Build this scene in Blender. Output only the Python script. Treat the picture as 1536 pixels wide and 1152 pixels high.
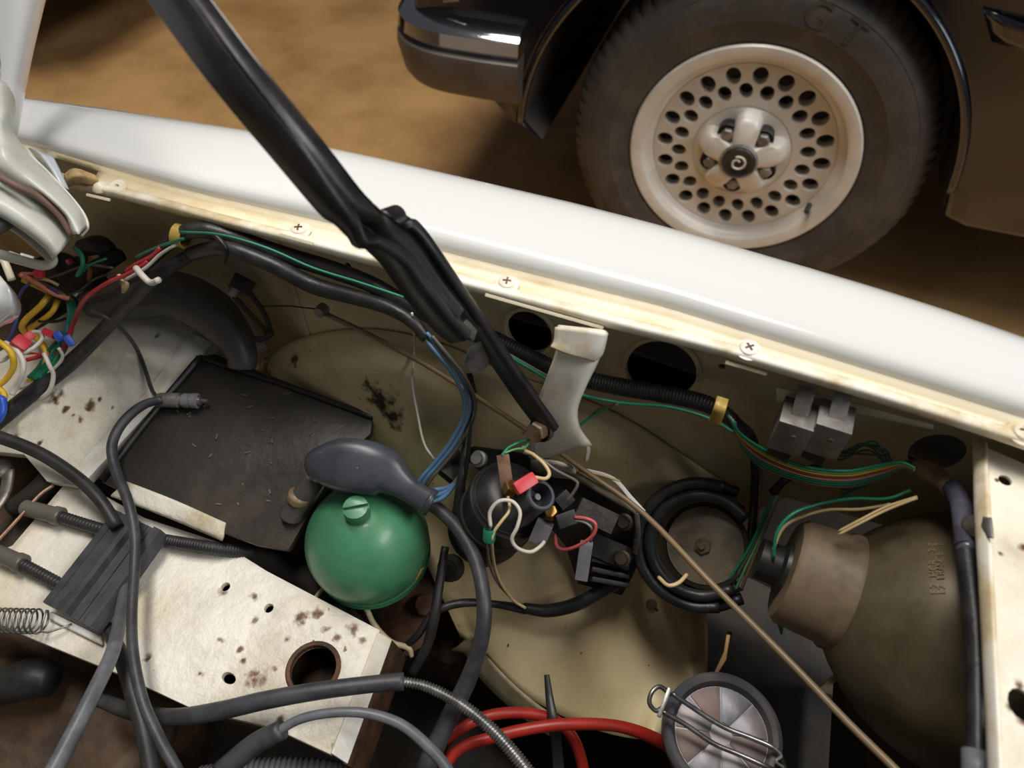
import bpy, bmesh, math, random
import numpy as np
from mathutils import Vector, Matrix, noise
random.seed(7)
PI = math.pi
for o in list(bpy.data.objects): bpy.data.objects.remove(o)
scene = bpy.context.scene
COL = scene.collection

# ------------------------------------------------------------------ camera
FPX, PITCH, CAMH = 1050.0, math.radians(50), 1.0
PSI = math.atan(576/(FPX/math.cos(PITCH)))
HD = np.array([-math.sin(PSI), math.cos(PSI), 0.0]); RT = np.array([math.cos(PSI), math.sin(PSI), 0.0])
cam = bpy.data.cameras.new('camera'); cam.sensor_width = 36; cam.lens = 36*FPX/1536
cam.clip_start = .01
co = bpy.data.objects.new('camera', cam); COL.objects.link(co)
co.location = (0, 0, CAMH); co.rotation_euler = (PI/2-PITCH, 0, PSI)
cam.dof.use_dof = True; cam.dof.focus_distance = .56; cam.dof.aperture_fstop = 7.0
scene.camera = co
# ------------------------------------------------------------------ light
world = bpy.data.worlds.new('garage_air'); scene.world = world; world.use_nodes = True
bg = world.node_tree.nodes['Background']; bg.inputs[0].default_value = (.92, .95, 1.0, 1); bg.inputs[1].default_value = .09
def area(name, loc, target, sx, sy, power, col):
    l = bpy.data.lights.new(name, 'AREA'); l.shape = 'RECTANGLE'; l.size = sx; l.size_y = sy; l.energy = power; l.color = col
    o = bpy.data.objects.new(name, l); COL.objects.link(o); o.location = loc
    o.rotation_euler = (Vector(target)-Vector(loc)).to_track_quat('-Z', 'Y').to_euler()
    return o
area('ceiling_lamp_front_offscreen', (2.1, .30, 2.85), (0, .3, .5), 1.5, .7, 68, (1, .97, .93))
area('garage_door_offscreen', (3.6, -.2, 1.7), (0, .3, .6), 1.8, 1.2, 32, (.80, .90, 1))
area('ceiling_lamp_middle_offscreen', (-.5, .75, 2.9), (-.2, 1.1, 0), 1.5, .4, 80, (1, .95, .88))
vs = scene.view_settings; vs.view_transform = 'Standard'; vs.look = 'None'; vs.gamma = 1; vs.exposure = -.5
vs.use_curve_mapping = False

# ------------------------------------------------------------------ pixel -> place
def ray(px, py):
    x = px-768; y = py-576
    return (RT*x + HD*(FPX*math.cos(PITCH)-y*math.sin(PITCH)) + np.array([0, 0, -(y*math.cos(PITCH)+FPX*math.sin(PITCH))]))/FPX
def P(px, py, s):
    """pixel + known height (number) or known plane ('y.30', 'x-.5') or distance ('d.6') -> point"""
    d = ray(px, py)
    if isinstance(s, str):
        a, v = s[0], float(s[1:])
        if a == 't': return tilt(px, py, v)
        t = v/d[0] if a == 'x' else v/d[1] if a == 'y' else v
    else: t = (s-CAMH)/d[2]
    return Vector((0, 0, CAMH)) + Vector(d)*t
def depth(v):
    f = HD*math.cos(PITCH)+np.array([0, 0, -math.sin(PITCH)])
    return float(np.dot(np.array(v)-np.array([0, 0, CAMH]), f))
def tilt(px, py, z0, y0=.19, sl=.27):
    d = ray(px, py); t = (z0-CAMH-sl*y0)/(d[2]-sl*d[1]); return Vector((0, 0, CAMH))+Vector(d)*t
def PS(l): return [P(*a) for a in l]

# ------------------------------------------------------------------ materials
def lin(c): return tuple((x/255/12.92 if x/255 <= .04045 else ((x/255+.055)/1.055)**2.4) for x in c)+(1,)
def mat(name, c1, c2=None, scale=20, rough=.5, metal=0, bump=0, bscale=None, spots=None, spotcol=(70, 42, 22), fac=(.4, .62), coat=0, speck=None, speckcol=(60, 45, 30), speckscale=160, ior=None, stretch=None, spec=None, grime=None):
    m = bpy.data.materials.new(name); m.use_nodes = True
    nt = m.node_tree; N = nt.nodes; L = nt.links; b = N['Principled BSDF']
    b.inputs['Roughness'].default_value = rough; b.inputs['Metallic'].default_value = metal
    if coat: b.inputs['Coat Weight'].default_value = coat; b.inputs['Coat Roughness'].default_value = .08
    if spec is not None: b.inputs['Specular IOR Level'].default_value = spec
    tc = N.new('ShaderNodeTexCoord'); src = tc.outputs['Object']
    if stretch:
        mp = N.new('ShaderNodeMapping'); mp.inputs['Scale'].default_value = stretch; L.new(src, mp.inputs['Vector']); src = mp.outputs[0]
    col = None
    def rgb(c):
        r = N.new('ShaderNodeRGB'); r.outputs[0].default_value = lin(c); return r.outputs[0]
    def mix(f, a, c):
        x = N.new('ShaderNodeMix'); x.data_type = 'RGBA'; L.new(f, x.inputs['Factor']); L.new(a, x.inputs['A']); L.new(c, x.inputs['B']); return x.outputs['Result']
    def ramp(v, lo, hi):
        r = N.new('ShaderNodeMapRange'); r.interpolation_type = 'SMOOTHSTEP'; L.new(v, r.inputs['Value']); r.inputs['From Min'].default_value = lo; r.inputs['From Max'].default_value = hi; return r.outputs[0]
    def nz(sc, det=6):
        n = N.new('ShaderNodeTexNoise'); n.inputs['Scale'].default_value = sc; n.inputs['Detail'].default_value = det; n.inputs['Roughness'].default_value = .6
        L.new(src, n.inputs['Vector']); return n
    col = rgb(c1)
    if c2: col = mix(ramp(nz(scale).outputs[0], *fac), col, rgb(c2))
    if grime:
        g1 = ramp(nz(grime[1], 8).outputs[0], .46, .72); gm = N.new('ShaderNodeMath'); gm.operation = 'MULTIPLY'; L.new(g1, gm.inputs[0]); gm.inputs[1].default_value = grime[2]
        col = mix(gm.outputs[0], col, rgb(grime[0]))
    if speck: col = mix(ramp(nz(speckscale, 3).outputs[0], speck, speck+.06), col, rgb(speckcol))
    if spots:
        gp = N.new('ShaderNodeNewGeometry'); wn = N.new('ShaderNodeTexNoise'); wn.inputs['Scale'].default_value = 140; wn.inputs['Detail'].default_value = 4
        L.new(gp.outputs['Position'], wn.inputs['Vector'])
        cur = None
        for (p, r) in spots:
            d = N.new('ShaderNodeVectorMath'); d.operation = 'DISTANCE'; L.new(gp.outputs['Position'], d.inputs[0]); d.inputs[1].default_value = p
            q = N.new('ShaderNodeMath'); q.operation = 'DIVIDE'; L.new(d.outputs['Value'], q.inputs[0]); q.inputs[1].default_value = r
            if cur is None: cur = q.outputs[0]
            else:
                k = N.new('ShaderNodeMath'); k.operation = 'MINIMUM'; L.new(cur, k.inputs[0]); L.new(q.outputs[0], k.inputs[1]); cur = k.outputs[0]
        w = N.new('ShaderNodeMath'); w.operation = 'MULTIPLY_ADD'; L.new(wn.outputs[0], w.inputs[0]); w.inputs[1].default_value = 2.2; L.new(cur, w.inputs[2])
        col = mix(ramp(w.outputs[0], 1.95, 1.2), col, rgb(spotcol))
    L.new(col, b.inputs['Base Color'])
    if bump:
        bn = nz(bscale or scale*4, 4); bu = N.new('ShaderNodeBump'); bu.inputs['Strength'].default_value = bump; bu.inputs['Distance'].default_value = .002
        L.new(bn.outputs[0], bu.inputs['Height']); L.new(bu.outputs[0], b.inputs['Normal'])
    return m
M = {}
def mk(k, *a, **kw): M[k] = mat(k, *a, **kw)
mk('floor', (205, 160, 104), (172, 130, 80), scale=3.2, rough=.62, bump=.35, bscale=60, speck=.66, speckcol=(205, 175, 130), speckscale=55, fac=(.35, .68))
mk('white_paint', (222, 223, 222), rough=.18, coat=.6, speck=.77, speckcol=(120, 110, 95), speckscale=42)
mk('flange_paint', (238, 228, 200), (205, 182, 138), scale=26, rough=.42, stretch=(.35, 1, 1), fac=(.42, .75), bump=.06, speck=.74, speckcol=(140, 110, 70), speckscale=90, grime=((120, 92, 56), 18, 0.35))
mk('lip_paint', (236, 232, 220), (222, 205, 168), scale=30, rough=.4, grime=((120, 92, 56), 30, 0.35))
mk('wall_paint', (206, 194, 162), (182, 165, 126), scale=9, rough=.45, speck=.74, speckcol=(90, 75, 52), speckscale=60, grime=((120, 92, 56), 7, 0.55))
mk('rim_paint', (214, 206, 180), (180, 165, 128), scale=25, rough=.4)
mk('bracket_paint', (236, 231, 216), (178, 152, 108), scale=22, rough=.4, fac=(.55, .72), bump=.1, grime=((120, 92, 56), 24, 0.45))
mk('black_steel', (26, 25, 27), (38, 36, 38), scale=50, rough=.36, bump=.08, bscale=180)
mk('hood_paint', (204, 206, 198), (190, 190, 178), scale=30, rough=.35, bump=.1, bscale=140, grime=((120, 92, 56), 20, 0.2))
mk('rubber', (34, 34, 36), (48, 47, 48), scale=40, rough=.5, bump=.08, bscale=200)
mk('grey_rubber', (66, 67, 70), (52, 52, 55), scale=60, rough=.48, bump=.1, bscale=250)
mk('dusty_rubber', (80, 77, 78), (104, 98, 92), scale=30, rough=.42, bump=.08, bscale=220, fac=(.45, .8))
mk('boot_plastic', (66, 69, 78), (54, 56, 62), scale=40, rough=.36, speck=.7, speckcol=(150, 150, 150), speckscale=240)
mk('tape', (30, 30, 33), (46, 45, 46), scale=70, rough=.42, bump=.25, bscale=120)
mk('grey_cable', (104, 106, 112), (84, 85, 90), scale=50, rough=.4)
mk('black_plastic', (24, 24, 25), (36, 35, 34), scale=60, rough=.42)
mk('module_plastic', (44, 41, 38), (62, 57, 50), scale=120, rough=.6, bump=.3, bscale=400)
mk('tray', (48, 44, 40), (88, 77, 64), scale=11, rough=.45, bump=.3, bscale=90, fac=(.5, .8), speck=.76, speckcol=(150, 130, 105), speckscale=80)
mk('green_paint', (76, 142, 104), (64, 126, 90), scale=20, rough=.38, coat=.1, bump=.05, bscale=200, speck=.76, speckcol=(120, 110, 60), speckscale=60)
mk('olive_lamp', (104, 94, 72), (84, 74, 55), scale=18, rough=.38, metal=.35, speck=.74, speckcol=(70, 45, 25), speckscale=50)
mk('tan_rubber', (120, 103, 82), (92, 78, 62), scale=30, rough=.6)
mk('horn_paint', (122, 112, 94), (88, 78, 62), scale=22, rough=.5)
mk('dirty_dark', (30, 26, 23), (48, 40, 32), scale=18, rough=.7, bump=.3)
mk('dark_standin', (52, 44, 36), (84, 70, 52), scale=30, rough=.8, bump=.8, bscale=60)  # colour of the added sheet that stands in for shade and dark clutter
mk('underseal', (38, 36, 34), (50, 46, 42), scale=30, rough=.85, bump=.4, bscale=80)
mk('cast_iron', (92, 84, 76), (70, 58, 48), scale=30, rough=.6, metal=.4)
mk('brown_casting', (84, 62, 40), (46, 34, 24), scale=16, rough=.6, bump=.6, bscale=50)
mk('rust', (92, 62, 40), (58, 40, 28), scale=40, rough=.75, bump=.4)
mk('steel', (150, 150, 150), (110, 108, 106), scale=60, rough=.35, metal=.8)
mk('zinc', (142, 140, 136), (108, 102, 96), scale=40, rough=.45, metal=.55)
mk('dull_bolt', (120, 100, 82), (80, 64, 50), scale=60, rough=.5, metal=.5)
mk('dark_bolt', (66, 54, 44), (44, 36, 30), scale=60, rough=.5, metal=.4)
mk('brass', (150, 112, 60), rough=.35, metal=.8)
mk('copper_strip', (122, 92, 74), (150, 118, 98), scale=60, rough=.45, metal=.5)
mk('chrome', (220, 222, 226), rough=.08, metal=1)
mk('alloy', (206, 202, 194), (194, 189, 180), scale=14, rough=.42, metal=.1)
mk('tyre', (54, 51, 49), (70, 65, 60), scale=14, rough=.62, bump=.08, bscale=120)
mk('navy_paint', (16, 18, 26), rough=.16, coat=.8)
mk('bumper_rubber', (72, 66, 62), (84, 78, 74), scale=10, rough=.42)
mk('foam', (190, 160, 110), (150, 122, 86), scale=60, rough=.9, bump=.6, bscale=150)
mk('clear_plastic', (200, 205, 212), rough=.25)
mk('strip_paint', (240, 240, 238), (222, 216, 200), scale=40, rough=.35, bump=.15, bscale=120, grime=((120, 92, 56), 30, 0.3))
mk('lid_grey', (96, 98, 108), (120, 112, 112), scale=24, rough=.4, metal=.3, bump=.1)
mk('lid_brown', (112, 92, 86), (92, 78, 78), scale=26, rough=.5, metal=.2)
mk('red_hose', (170, 44, 34), (150, 38, 30), scale=30, rough=.4)
mk('tape_shiny', (92, 90, 104), (70, 68, 80), scale=60, rough=.25, bump=.4, bscale=90)
mk('braid', (146, 122, 92), (100, 80, 58), scale=80, rough=.7, bump=.5, bscale=300)
mk('hinge_brown', (112, 86, 74), rough=.6)
mk('lamp_grey', (120, 120, 126), rough=.45)
for k, c in dict(rose=(186, 84, 86), clip=(176, 146, 70), red=(196, 52, 62), green=(30, 122, 92), yellow=(214, 172, 52), blue=(42, 84, 190), navy=(56, 60, 110), skyblue=(88, 124, 160), white=(206, 200, 190), cream=(196, 172, 126), pink=(206, 130, 112), grey=(120, 118, 116), brown=(116, 74, 52), black=(30, 30, 32), tan=(128, 108, 80), darkgrey=(70, 70, 74), smoke=(92, 88, 80), palegreen=(96, 160, 110)).items():
    mk('w_'+k, c, rough=.4)

# ------------------------------------------------------------------ object helpers
ORG = {}
def link(name, me, m, parent=None, smooth=True, label=None):
    if smooth:
        me.polygons.foreach_set('use_smooth', [True]*len(me.polygons))
    me.materials.append(M[m])
    o = bpy.data.objects.new(name, me); COL.objects.link(o)
    if parent is not None:
        org = ORG[parent.name]; o.parent = parent
    else:
        n = len(me.vertices); a = np.empty(n*3); me.vertices.foreach_get('co', a); a = a.reshape(-1, 3)
        org = Vector(((a[:, 0].min()+a[:, 0].max())/2, (a[:, 1].min()+a[:, 1].max())/2, a[:, 2].min())); o.location = org
    me.transform(Matrix.Translation(-org)); ORG[o.name] = org
    if label: o['label'] = label
    return o
def tag(o, label, cat, group=None, kind=None):
    if label: o['label'] = label
    if cat: o['category'] = cat
    if group: o['group'] = group
    if kind: o['kind'] = kind
    return o
def thing(name, label, cat, loc, group=None):
    o = bpy.data.objects.new(name, None); COL.objects.link(o); o.location = loc; o.empty_display_size = .02
    ORG[o.name] = Vector(loc); return tag(o, label, cat, group)
def mesh(name, vs, fs):
    me = bpy.data.meshes.new(name); me.from_pydata([tuple(v) for v in vs], [], fs); me.update()
    bm = bmesh.new(); bm.from_mesh(me); bmesh.ops.recalc_face_normals(bm, faces=bm.faces[:]); bm.to_mesh(me); bm.free()
    return me
def sharp(me, ang=35):
    me.set_sharp_from_angle(angle=math.radians(ang)) if hasattr(me, 'set_sharp_from_angle') else None
    return me
def cr(pts, n):
    """Catmull-Rom through points (vectors, or tuples with radius)"""
    A = [np.array(p, float) for p in pts]
    if len(A) < 3: return [A[0]+(A[-1]-A[0])*i/n for i in range(n+1)]
    A = [2*A[0]-A[1]]+A+[2*A[-1]-A[-2]]; out = []
    for i in range(1, len(A)-2):
        p0, p1, p2, p3 = A[i-1:i+3]
        for k in range(n):
            t = k/n
            out.append(.5*((2*p1)+(-p0+p2)*t+(2*p0-5*p1+4*p2-p3)*t*t+(-p0+3*p1-3*p2+p3)*t**3))
    out.append(A[-2]); return out
def frames(C):
    T = [C[min(i+1, len(C)-1)]-C[max(i-1, 0)] for i in range(len(C))]
    T = [t/(np.linalg.norm(t)+1e-12) for t in T]
    u = np.array([0, 0, 1.0]) if abs(T[0][2]) < .9 else np.array([1.0, 0, 0]); U = []
    for t in T:
        u = u-t*np.dot(u, t); u /= np.linalg.norm(u)+1e-12; U.append(u)
    return T, U
def tube_mesh(pts, rad, n=6, sides=10, ripple=None, flat=None):
    """pts: points; rad: radius or list; ripple=(spacing, depth) corrugation; flat: squash across normal"""
    R = rad if isinstance(rad, (list, tuple)) else [rad]*len(pts)
    C4 = cr([tuple(p)+(r,) for p, r in zip(pts, R)], n)
    if ripple:
        X = np.array(C4); s = np.r_[0, np.cumsum(np.linalg.norm(np.diff(X[:, :3], axis=0), axis=1))]
        k = max(4, int(s[-1]/ripple[0]*4)); q = np.linspace(0, s[-1], k+1)
        C4 = [np.array([np.interp(v, s, X[:, j]) for j in range(4)]) for v in q]
        for i, c in enumerate(C4): c[3] *= 1+ripple[1]*(1 if i % 4 in (1, 2) else -1)
    C = [c[:3] for c in C4]; r = [max(c[3], 1e-5) for c in C4]
    T, U = frames(C); vs = []; fs = []
    for i, c in enumerate(C):
        v = np.cross(T[i], U[i])
        for k in range(sides):
            a = 2*PI*k/sides
            vs.append(c+r[i]*(math.cos(a)*U[i]*(flat or 1)+math.sin(a)*v))
    for i in range(len(C)-1):
        for k in range(sides):
            a = i*sides+k; b = i*sides+(k+1) % sides
            fs.append((a, b, b+sides, a+sides))
    fs.append(tuple(range(sides))); fs.append(tuple(range(len(vs)-sides, len(vs))))
    return mesh('tube', vs, fs)
def TB(name, pts, w, m, parent=None, label=None, cat=None, group=None, n=6, sides=10, ripple=None, flat=None):
    """tube through pixel points; w = width in pixels (number or list)"""
    p = PS(pts); W = w if isinstance(w, (list, tuple)) else [w]*len(p)
    r = [x/2*depth(q)/FPX for x, q in zip(W, p)]
    o = link(name, tube_mesh(p, r, n, sides, ripple, flat), m, parent)
    return tag(o, label, cat, group)
def wire(pts, w, col, label, group=None, cat='wire', name='wire', **k):
    return TB(name, pts, w, col if col in M else 'w_'+col, None, label, cat, group, sides=k.pop('sides', 8), **k)
def sheet_mesh(rows, n=4, thick=.0012, off=None):
    G = [cr([tuple(p) for p in r], n) for r in rows]
    G = list(zip(*G)); G = [cr(c, n) for c in G]          # columns
    nu = len(G); nv = len(G[0]); vs = [v for c in G for v in c]
    fs = [(i*nv+j, (i+1)*nv+j, (i+1)*nv+j+1, i*nv+j+1) for i in range(nu-1) for j in range(nv-1)]
    me = mesh('sheet', vs, fs)
    if thick:
        bm = bmesh.new(); bm.from_mesh(me); bmesh.ops.solidify(bm, geom=bm.faces[:], thickness=thick); bmesh.ops.recalc_face_normals(bm, faces=bm.faces[:]); bm.to_mesh(me); bm.free()
    return me
def plane_basis(pts):
    A = np.array([tuple(p) for p in pts]); c = A.mean(0)
    n = np.zeros(3)
    for i in range(len(A)): n += np.cross(A[i]-c, A[(i+1) % len(A)]-c)
    n /= np.linalg.norm(n)
    if n[2] < 0 or (abs(n[2]) < .05 and n[1] > 0): n = -n
    u = A[1]-A[0]; u -= n*np.dot(u, n); u /= np.linalg.norm(u)
    return Vector(c), Vector(u), Vector(n).cross(Vector(u)), Vector(n)
def plate_mesh(pts, thick, holes=(), bevel=0):
    """flat plate with outline pts (3D), thickness away from the viewer side; holes = lists of 3D points"""
    c, u, v, n = plane_basis(pts)
    bm = bmesh.new(); es = []
    for loop in [pts]+list(holes):
        vs = []
        for p in loop:
            q = Vector(p)-c; vs.append(bm.verts.new(c+u*q.dot(u)+v*q.dot(v)))
        es += [bm.edges.new((vs[i], vs[(i+1) % len(vs)])) for i in range(len(vs))]
    bmesh.ops.triangle_fill(bm, use_beauty=True, use_dissolve=False, edges=es)
    if not holes: bmesh.ops.dissolve_limit(bm, angle_limit=.01, verts=bm.verts[:], edges=bm.edges[:])
    bmesh.ops.recalc_face_normals(bm, faces=bm.faces[:])
    r = bmesh.ops.extrude_face_region(bm, geom=bm.faces[:])
    bmesh.ops.translate(bm, verts=[x for x in r['geom'] if isinstance(x, bmesh.types.BMVert)], vec=-n*thick)
    bmesh.ops.recalc_face_normals(bm, faces=bm.faces[:])
    if bevel:
        E = [e for e in bm.edges if len(e.link_faces) == 2 and e.calc_face_angle(0) > .6]
        bmesh.ops.bevel(bm, geom=E, offset=bevel, segments=2, affect='EDGES', profile=.6)
    me = bpy.data.meshes.new('plate'); bm.to_mesh(me); bm.free(); return me
def circ(c, u, v, ru, rv=None, k=20):
    rv = rv or ru; return [Vector(c)+Vector(u)*ru*math.cos(2*PI*i/k)+Vector(v)*rv*math.sin(2*PI*i/k) for i in range(k)]
def box_mesh(c, ax, size, bevel=.001, seg=2):
    """oriented box: ax = (ux, uy, uz)"""
    bm = bmesh.new(); bmesh.ops.create_cube(bm, size=1)
    m = Matrix([list(a) for a in ax]).transposed().to_4x4() @ Matrix.Diagonal((*size, 1))
    bmesh.ops.transform(bm, matrix=Matrix.Translation(Vector(c)) @ m, verts=bm.verts[:])
    if bevel: bmesh.ops.bevel(bm, geom=bm.edges[:], offset=bevel, segments=seg, affect='EDGES', profile=.7)
    bmesh.ops.recalc_face_normals(bm, faces=bm.faces[:])
    me = bpy.data.meshes.new('box'); bm.to_mesh(me); bm.free(); return me
def axes(d, up=(0, 0, 1)):
    d = Vector(d).normalized(); up = Vector(up)
    if abs(d.dot(up.normalized())) > .98: up = Vector((1, 0, 0))
    s = up.cross(d).normalized(); return (d, s, d.cross(s).normalized())
def pbox(name, a, b, w, h, m, parent=None, bevel=.0012, up=None, label=None, cat=None, group=None):
    """box running from point a to point b, w wide and h high"""
    a = Vector(a); b = Vector(b)
    if up is None: up = Vector((0, 0, CAMH))-(a+b)/2
    A = axes(b-a, up)
    o = link(name, box_mesh((a+b)/2, A, ((b-a).length, w, h), bevel), m, parent); sharp(o.data, 40)
    return tag(o, label, cat, group)
def lathe_mesh(c, axis, prof, k=40, mod=None):
    """prof: (radius, distance along axis)"""
    d, s, t = axes(axis); c = Vector(c); vs = []; fs = []
    for j, (r, h) in enumerate(prof):
        for i in range(k):
            a = 2*PI*i/k; rr, hh = (mod(j, i, r, h) if mod else (r, h))
            vs.append(c+d*hh+(s*math.cos(a)+t*math.sin(a))*max(rr, 1e-5))
    for j in range(len(prof)-1):
        for i in range(k):
            a = j*k+i; b = j*k+(i+1) % k; fs.append((a, b, b+k, a+k))
    me = bpy.data.meshes.new('lathe'); me.from_pydata([tuple(v) for v in vs], [], fs)
    bm = bmesh.new(); bm.from_mesh(me); bmesh.ops.remove_doubles(bm, verts=bm.verts[:], dist=2e-5)
    bmesh.ops.recalc_face_normals(bm, faces=bm.faces[:]); bm.to_mesh(me); bm.free()
    return me
def LA(name, c, axis, prof, m, parent=None, k=40, ang=40, label=None, cat=None, group=None, mod=None):
    o = link(name, sharp(lathe_mesh(c, axis, prof, k, mod), ang), m, parent); return tag(o, label, cat, group)
def cyl(name, a, b, r, m, parent=None, k=20, r2=None, label=None, cat=None, group=None, ch=.15):
    a = Vector(a); b = Vector(b); L = (b-a).length; r2 = r2 or r; e = min(r, L)*ch
    return LA(name, a, b-a, [(0, 0), (r-e, 0), (r, e), (r2, L-e), (r2-e, L), (0, L)], m, parent, k, label=label, cat=cat, group=group)
def PL(name, pts, thick, m, parent=None, holes=(), bevel=.0008, label=None, cat=None, group=None):
    me = plate_mesh(PS(pts) if not isinstance(pts[0], Vector) else pts, thick, holes, bevel)
    o = link(name, me, m, parent); sharp(me, 30); return tag(o, label, cat, group)
def sweep_rect(path, w, t, face, n=6, bev=.12):
    """flat bar along path: w across, t thick, 'face' = direction the broad face looks"""
    C = cr([tuple(p) for p in path], n); T, _ = frames(C); f = np.array(face, float); vs = []; fs = []
    W = w if isinstance(w, (list, tuple)) else [w]*len(path); Wc = [c[0] for c in cr([(x, 0, 0) for x in W], n)]
    e = t*bev*2
    for c, tt, ww in zip(C, T, Wc):
        nn = f-tt*np.dot(f, tt); nn /= np.linalg.norm(nn); s = np.cross(tt, nn); a = ww/2; b = t/2
        for (x, y) in ((-a+e, -b), (a-e, -b), (a, -b+e), (a, b-e), (a-e, b), (-a+e, b), (-a, b-e), (-a, -b+e)):
            vs.append(c+s*x+nn*y)
    for i in range(len(C)-1):
        for k in range(8):
            a = i*8+k; b = i*8+(k+1) % 8; fs.append((a, b, b+8, a+8))
    fs.append(tuple(range(8))); fs.append(tuple(range(len(vs)-8, len(vs)))); return sharp(mesh('bar', vs, fs), 50)
def text_mesh(s, size, depth_):
    cu = bpy.data.curves.new('lettering', 'FONT'); cu.body = s; cu.size = size; cu.extrude = depth_; cu.align_x = 'CENTER'; cu.align_y = 'CENTER'
    o = bpy.data.objects.new('lettering', cu); COL.objects.link(o)
    dg = bpy.context.evaluated_depsgraph_get(); me = bpy.data.meshes.new_from_object(o.evaluated_get(dg))
    bpy.data.objects.remove(o); me.materials.clear(); return me
def joinmesh(ms):
    bm = bmesh.new()
    for m_ in ms: bm.from_mesh(m_)
    me = bpy.data.meshes.new('joined'); bm.to_mesh(me); bm.free(); return me

# ================================================================== SETTING
fl = link('floor', mesh('floor', [(-9, -6, 0), (9, -6, 0), (9, 9, 0), (-9, 9, 0)], [(0, 1, 2, 3)]), 'floor', smooth=False)
tag(fl, 'tan dusty garage floor between the two cars', 'floor', kind='structure')

# ================================================================== WHITE CAR BODY
car = thing('classic_car', 'white car front body with open engine bay, long white fender and cream inner panels', 'car', (-.2, .3, .14))
ZL = .690
def tab(l, z, x0, x1):
    t = [(p.x, p.y) for p in (P(a, b, z) for a, b in l)]
    e0 = t[0][1]+(x0-t[0][0])*.02; e1 = t[-1][1]+(t[-1][1]-t[-2][1])/(t[-1][0]-t[-2][0])*(x1-t[-1][0])
    return [(x0, e0)]+t+[(x1, e1)]
LIP = tab([(190, 302), (320, 338), (450, 371), (720, 442), (905, 491), (1060, 529), (1300, 600), (1460, 650), (1536, 676)], ZL-.006, -.95, .32)
def lipy(x): return float(np.interp(x, [a for a, _ in LIP], [b for _, b in LIP]))
STEP = tab([(50, 213), (140, 240), (300, 285), (500, 330), (780, 400), (1000, 455), (1250, 532), (1400, 578), (1536, 620)], ZL+.006, -.95, .32)
OUT = tab([(35, 157), (200, 180), (400, 212), (600, 255), (870, 318), (1000, 352), (1200, 410), (1300, 440), (1400, 472), (1536, 520)], ZL-.010, -.95, .32)
def interp(t_, x): return float(np.interp(x, [a for a, _ in t_], [b for _, b in t_]))
XS = np.linspace(-.95, .30, 60)
rows = []
for x in XS:
    s = interp(STEP, x); o_ = interp(OUT, x)
    rows.append([(x, s-.0005, ZL-.001), (x, s, ZL+.006), (x, s+.0025, ZL+.0105), (x, s+.010, ZL+.0135), (x, (s+o_)/2, ZL+.0155), (x, o_-.022, ZL+.011), (x, o_-.008, ZL+.002), (x, o_, ZL-.012), (x, o_+.008, ZL-.045), (x, o_+.012, ZL-.25), (x, o_, ZL-.42)])
fender = link('fender', sheet_mesh(rows, 2, .0012), 'white_paint', car)
# flange gutter with a slot cut out
vs_, fs_ = [], []
XF = np.linspace(-.95, .30, 160); prof_n = 5
for x in XF:
    l = lipy(x); s = interp(STEP, x)
    for (y, z) in [(s+.0005, ZL+.004), (s-.003, ZL-.001), (s-(s-l)*.32, ZL-.003), (l+(s-l)*.42, ZL-.002), (l+.0045, ZL+.0005)]: vs_.append((x, y, z))
for i in range(len(XF)-1):
    for j in range(4):
        if -.512 < XF[i] < -.468 and j in (1, 2): continue
        fs_.append((i*5+j, (i+1)*5+j, (i+1)*5+j+1, i*5+j+1))
me = mesh('flange', vs_, fs_); bm = bmesh.new(); bm.from_mesh(me); bmesh.ops.solidify(bm, geom=bm.faces[:], thickness=.0012); bm.to_mesh(me); bm.free()
link('flange', me, 'flange_paint', car)
rows = [[(x, lipy(x)+.0065, ZL+.0008), (x, lipy(x)+.002, ZL+.0008), (x, lipy(x), ZL-.001), (x, lipy(x)+.0005, ZL-.006)] for x in XS]
link('lip', sheet_mesh(rows, 2, .0012), 'lip_paint', car)
YW = .345
# inner wall with two round openings
h1 = P(795, 497, 'y%f' % YW); h2 = P(992, 555, 'y%f' % YW)
def wallhole(c, r): return circ(c, (1, 0, 0), (0, 0, 1), r*1.06, r*1.3, 32)
rc = P(1405, 680, 'y%f' % YW)
wl = [Vector(p) for p in [(-.31, YW, .16), (.085, YW, .16), (.085, YW, .47), (.11, YW, .515), (.245, YW, .515), (.245, YW, .16), (.30, YW, .16), (.30, YW, ZL-.004), (-.31, YW, ZL-.004)]]   # open in front of the headlamp
R1, R2 = .0165, .0235
small = [P(a, b, 'y%f' % YW) for a, b in [(522, 398), (627, 477), (1083, 550)]]
link('inner_wing', plate_mesh(wl, .002, [wallhole(h1, R1), wallhole(h2, R2), wallhole(rc, .0155)]+[circ(c, (1, 0, 0), (0, 0, 1), .0026, .0026, 10) for c in small]), 'wall_paint', car, smooth=False)
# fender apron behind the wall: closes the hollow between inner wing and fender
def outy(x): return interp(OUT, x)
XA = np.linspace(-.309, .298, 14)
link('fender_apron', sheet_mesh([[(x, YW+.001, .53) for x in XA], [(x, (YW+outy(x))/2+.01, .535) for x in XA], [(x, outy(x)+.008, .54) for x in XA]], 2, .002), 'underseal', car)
for x in (-.308, .297): link('apron_light_stop', plate_mesh([Vector(p) for p in [(x, YW+.001, .53), (x, outy(x)+.008, .54), (x, outy(x)+.004, ZL-.02), (x, outy(x)-.02, ZL+.004), (x, YW+.001, ZL-.004)]], .002), 'underseal', car, smooth=False)  # unseen end plates added to keep light out of the hollow
link('rear_inner_wing', sheet_mesh([[(-.309, YW, z), (-.36, YW+.03, z), (-.42, .40, z), (-.6, .405, z), (-.8, .405, z)] for z in (.16, .3, .45, .58, ZL-.004)], 4, .002), 'wall_paint', car)
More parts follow.
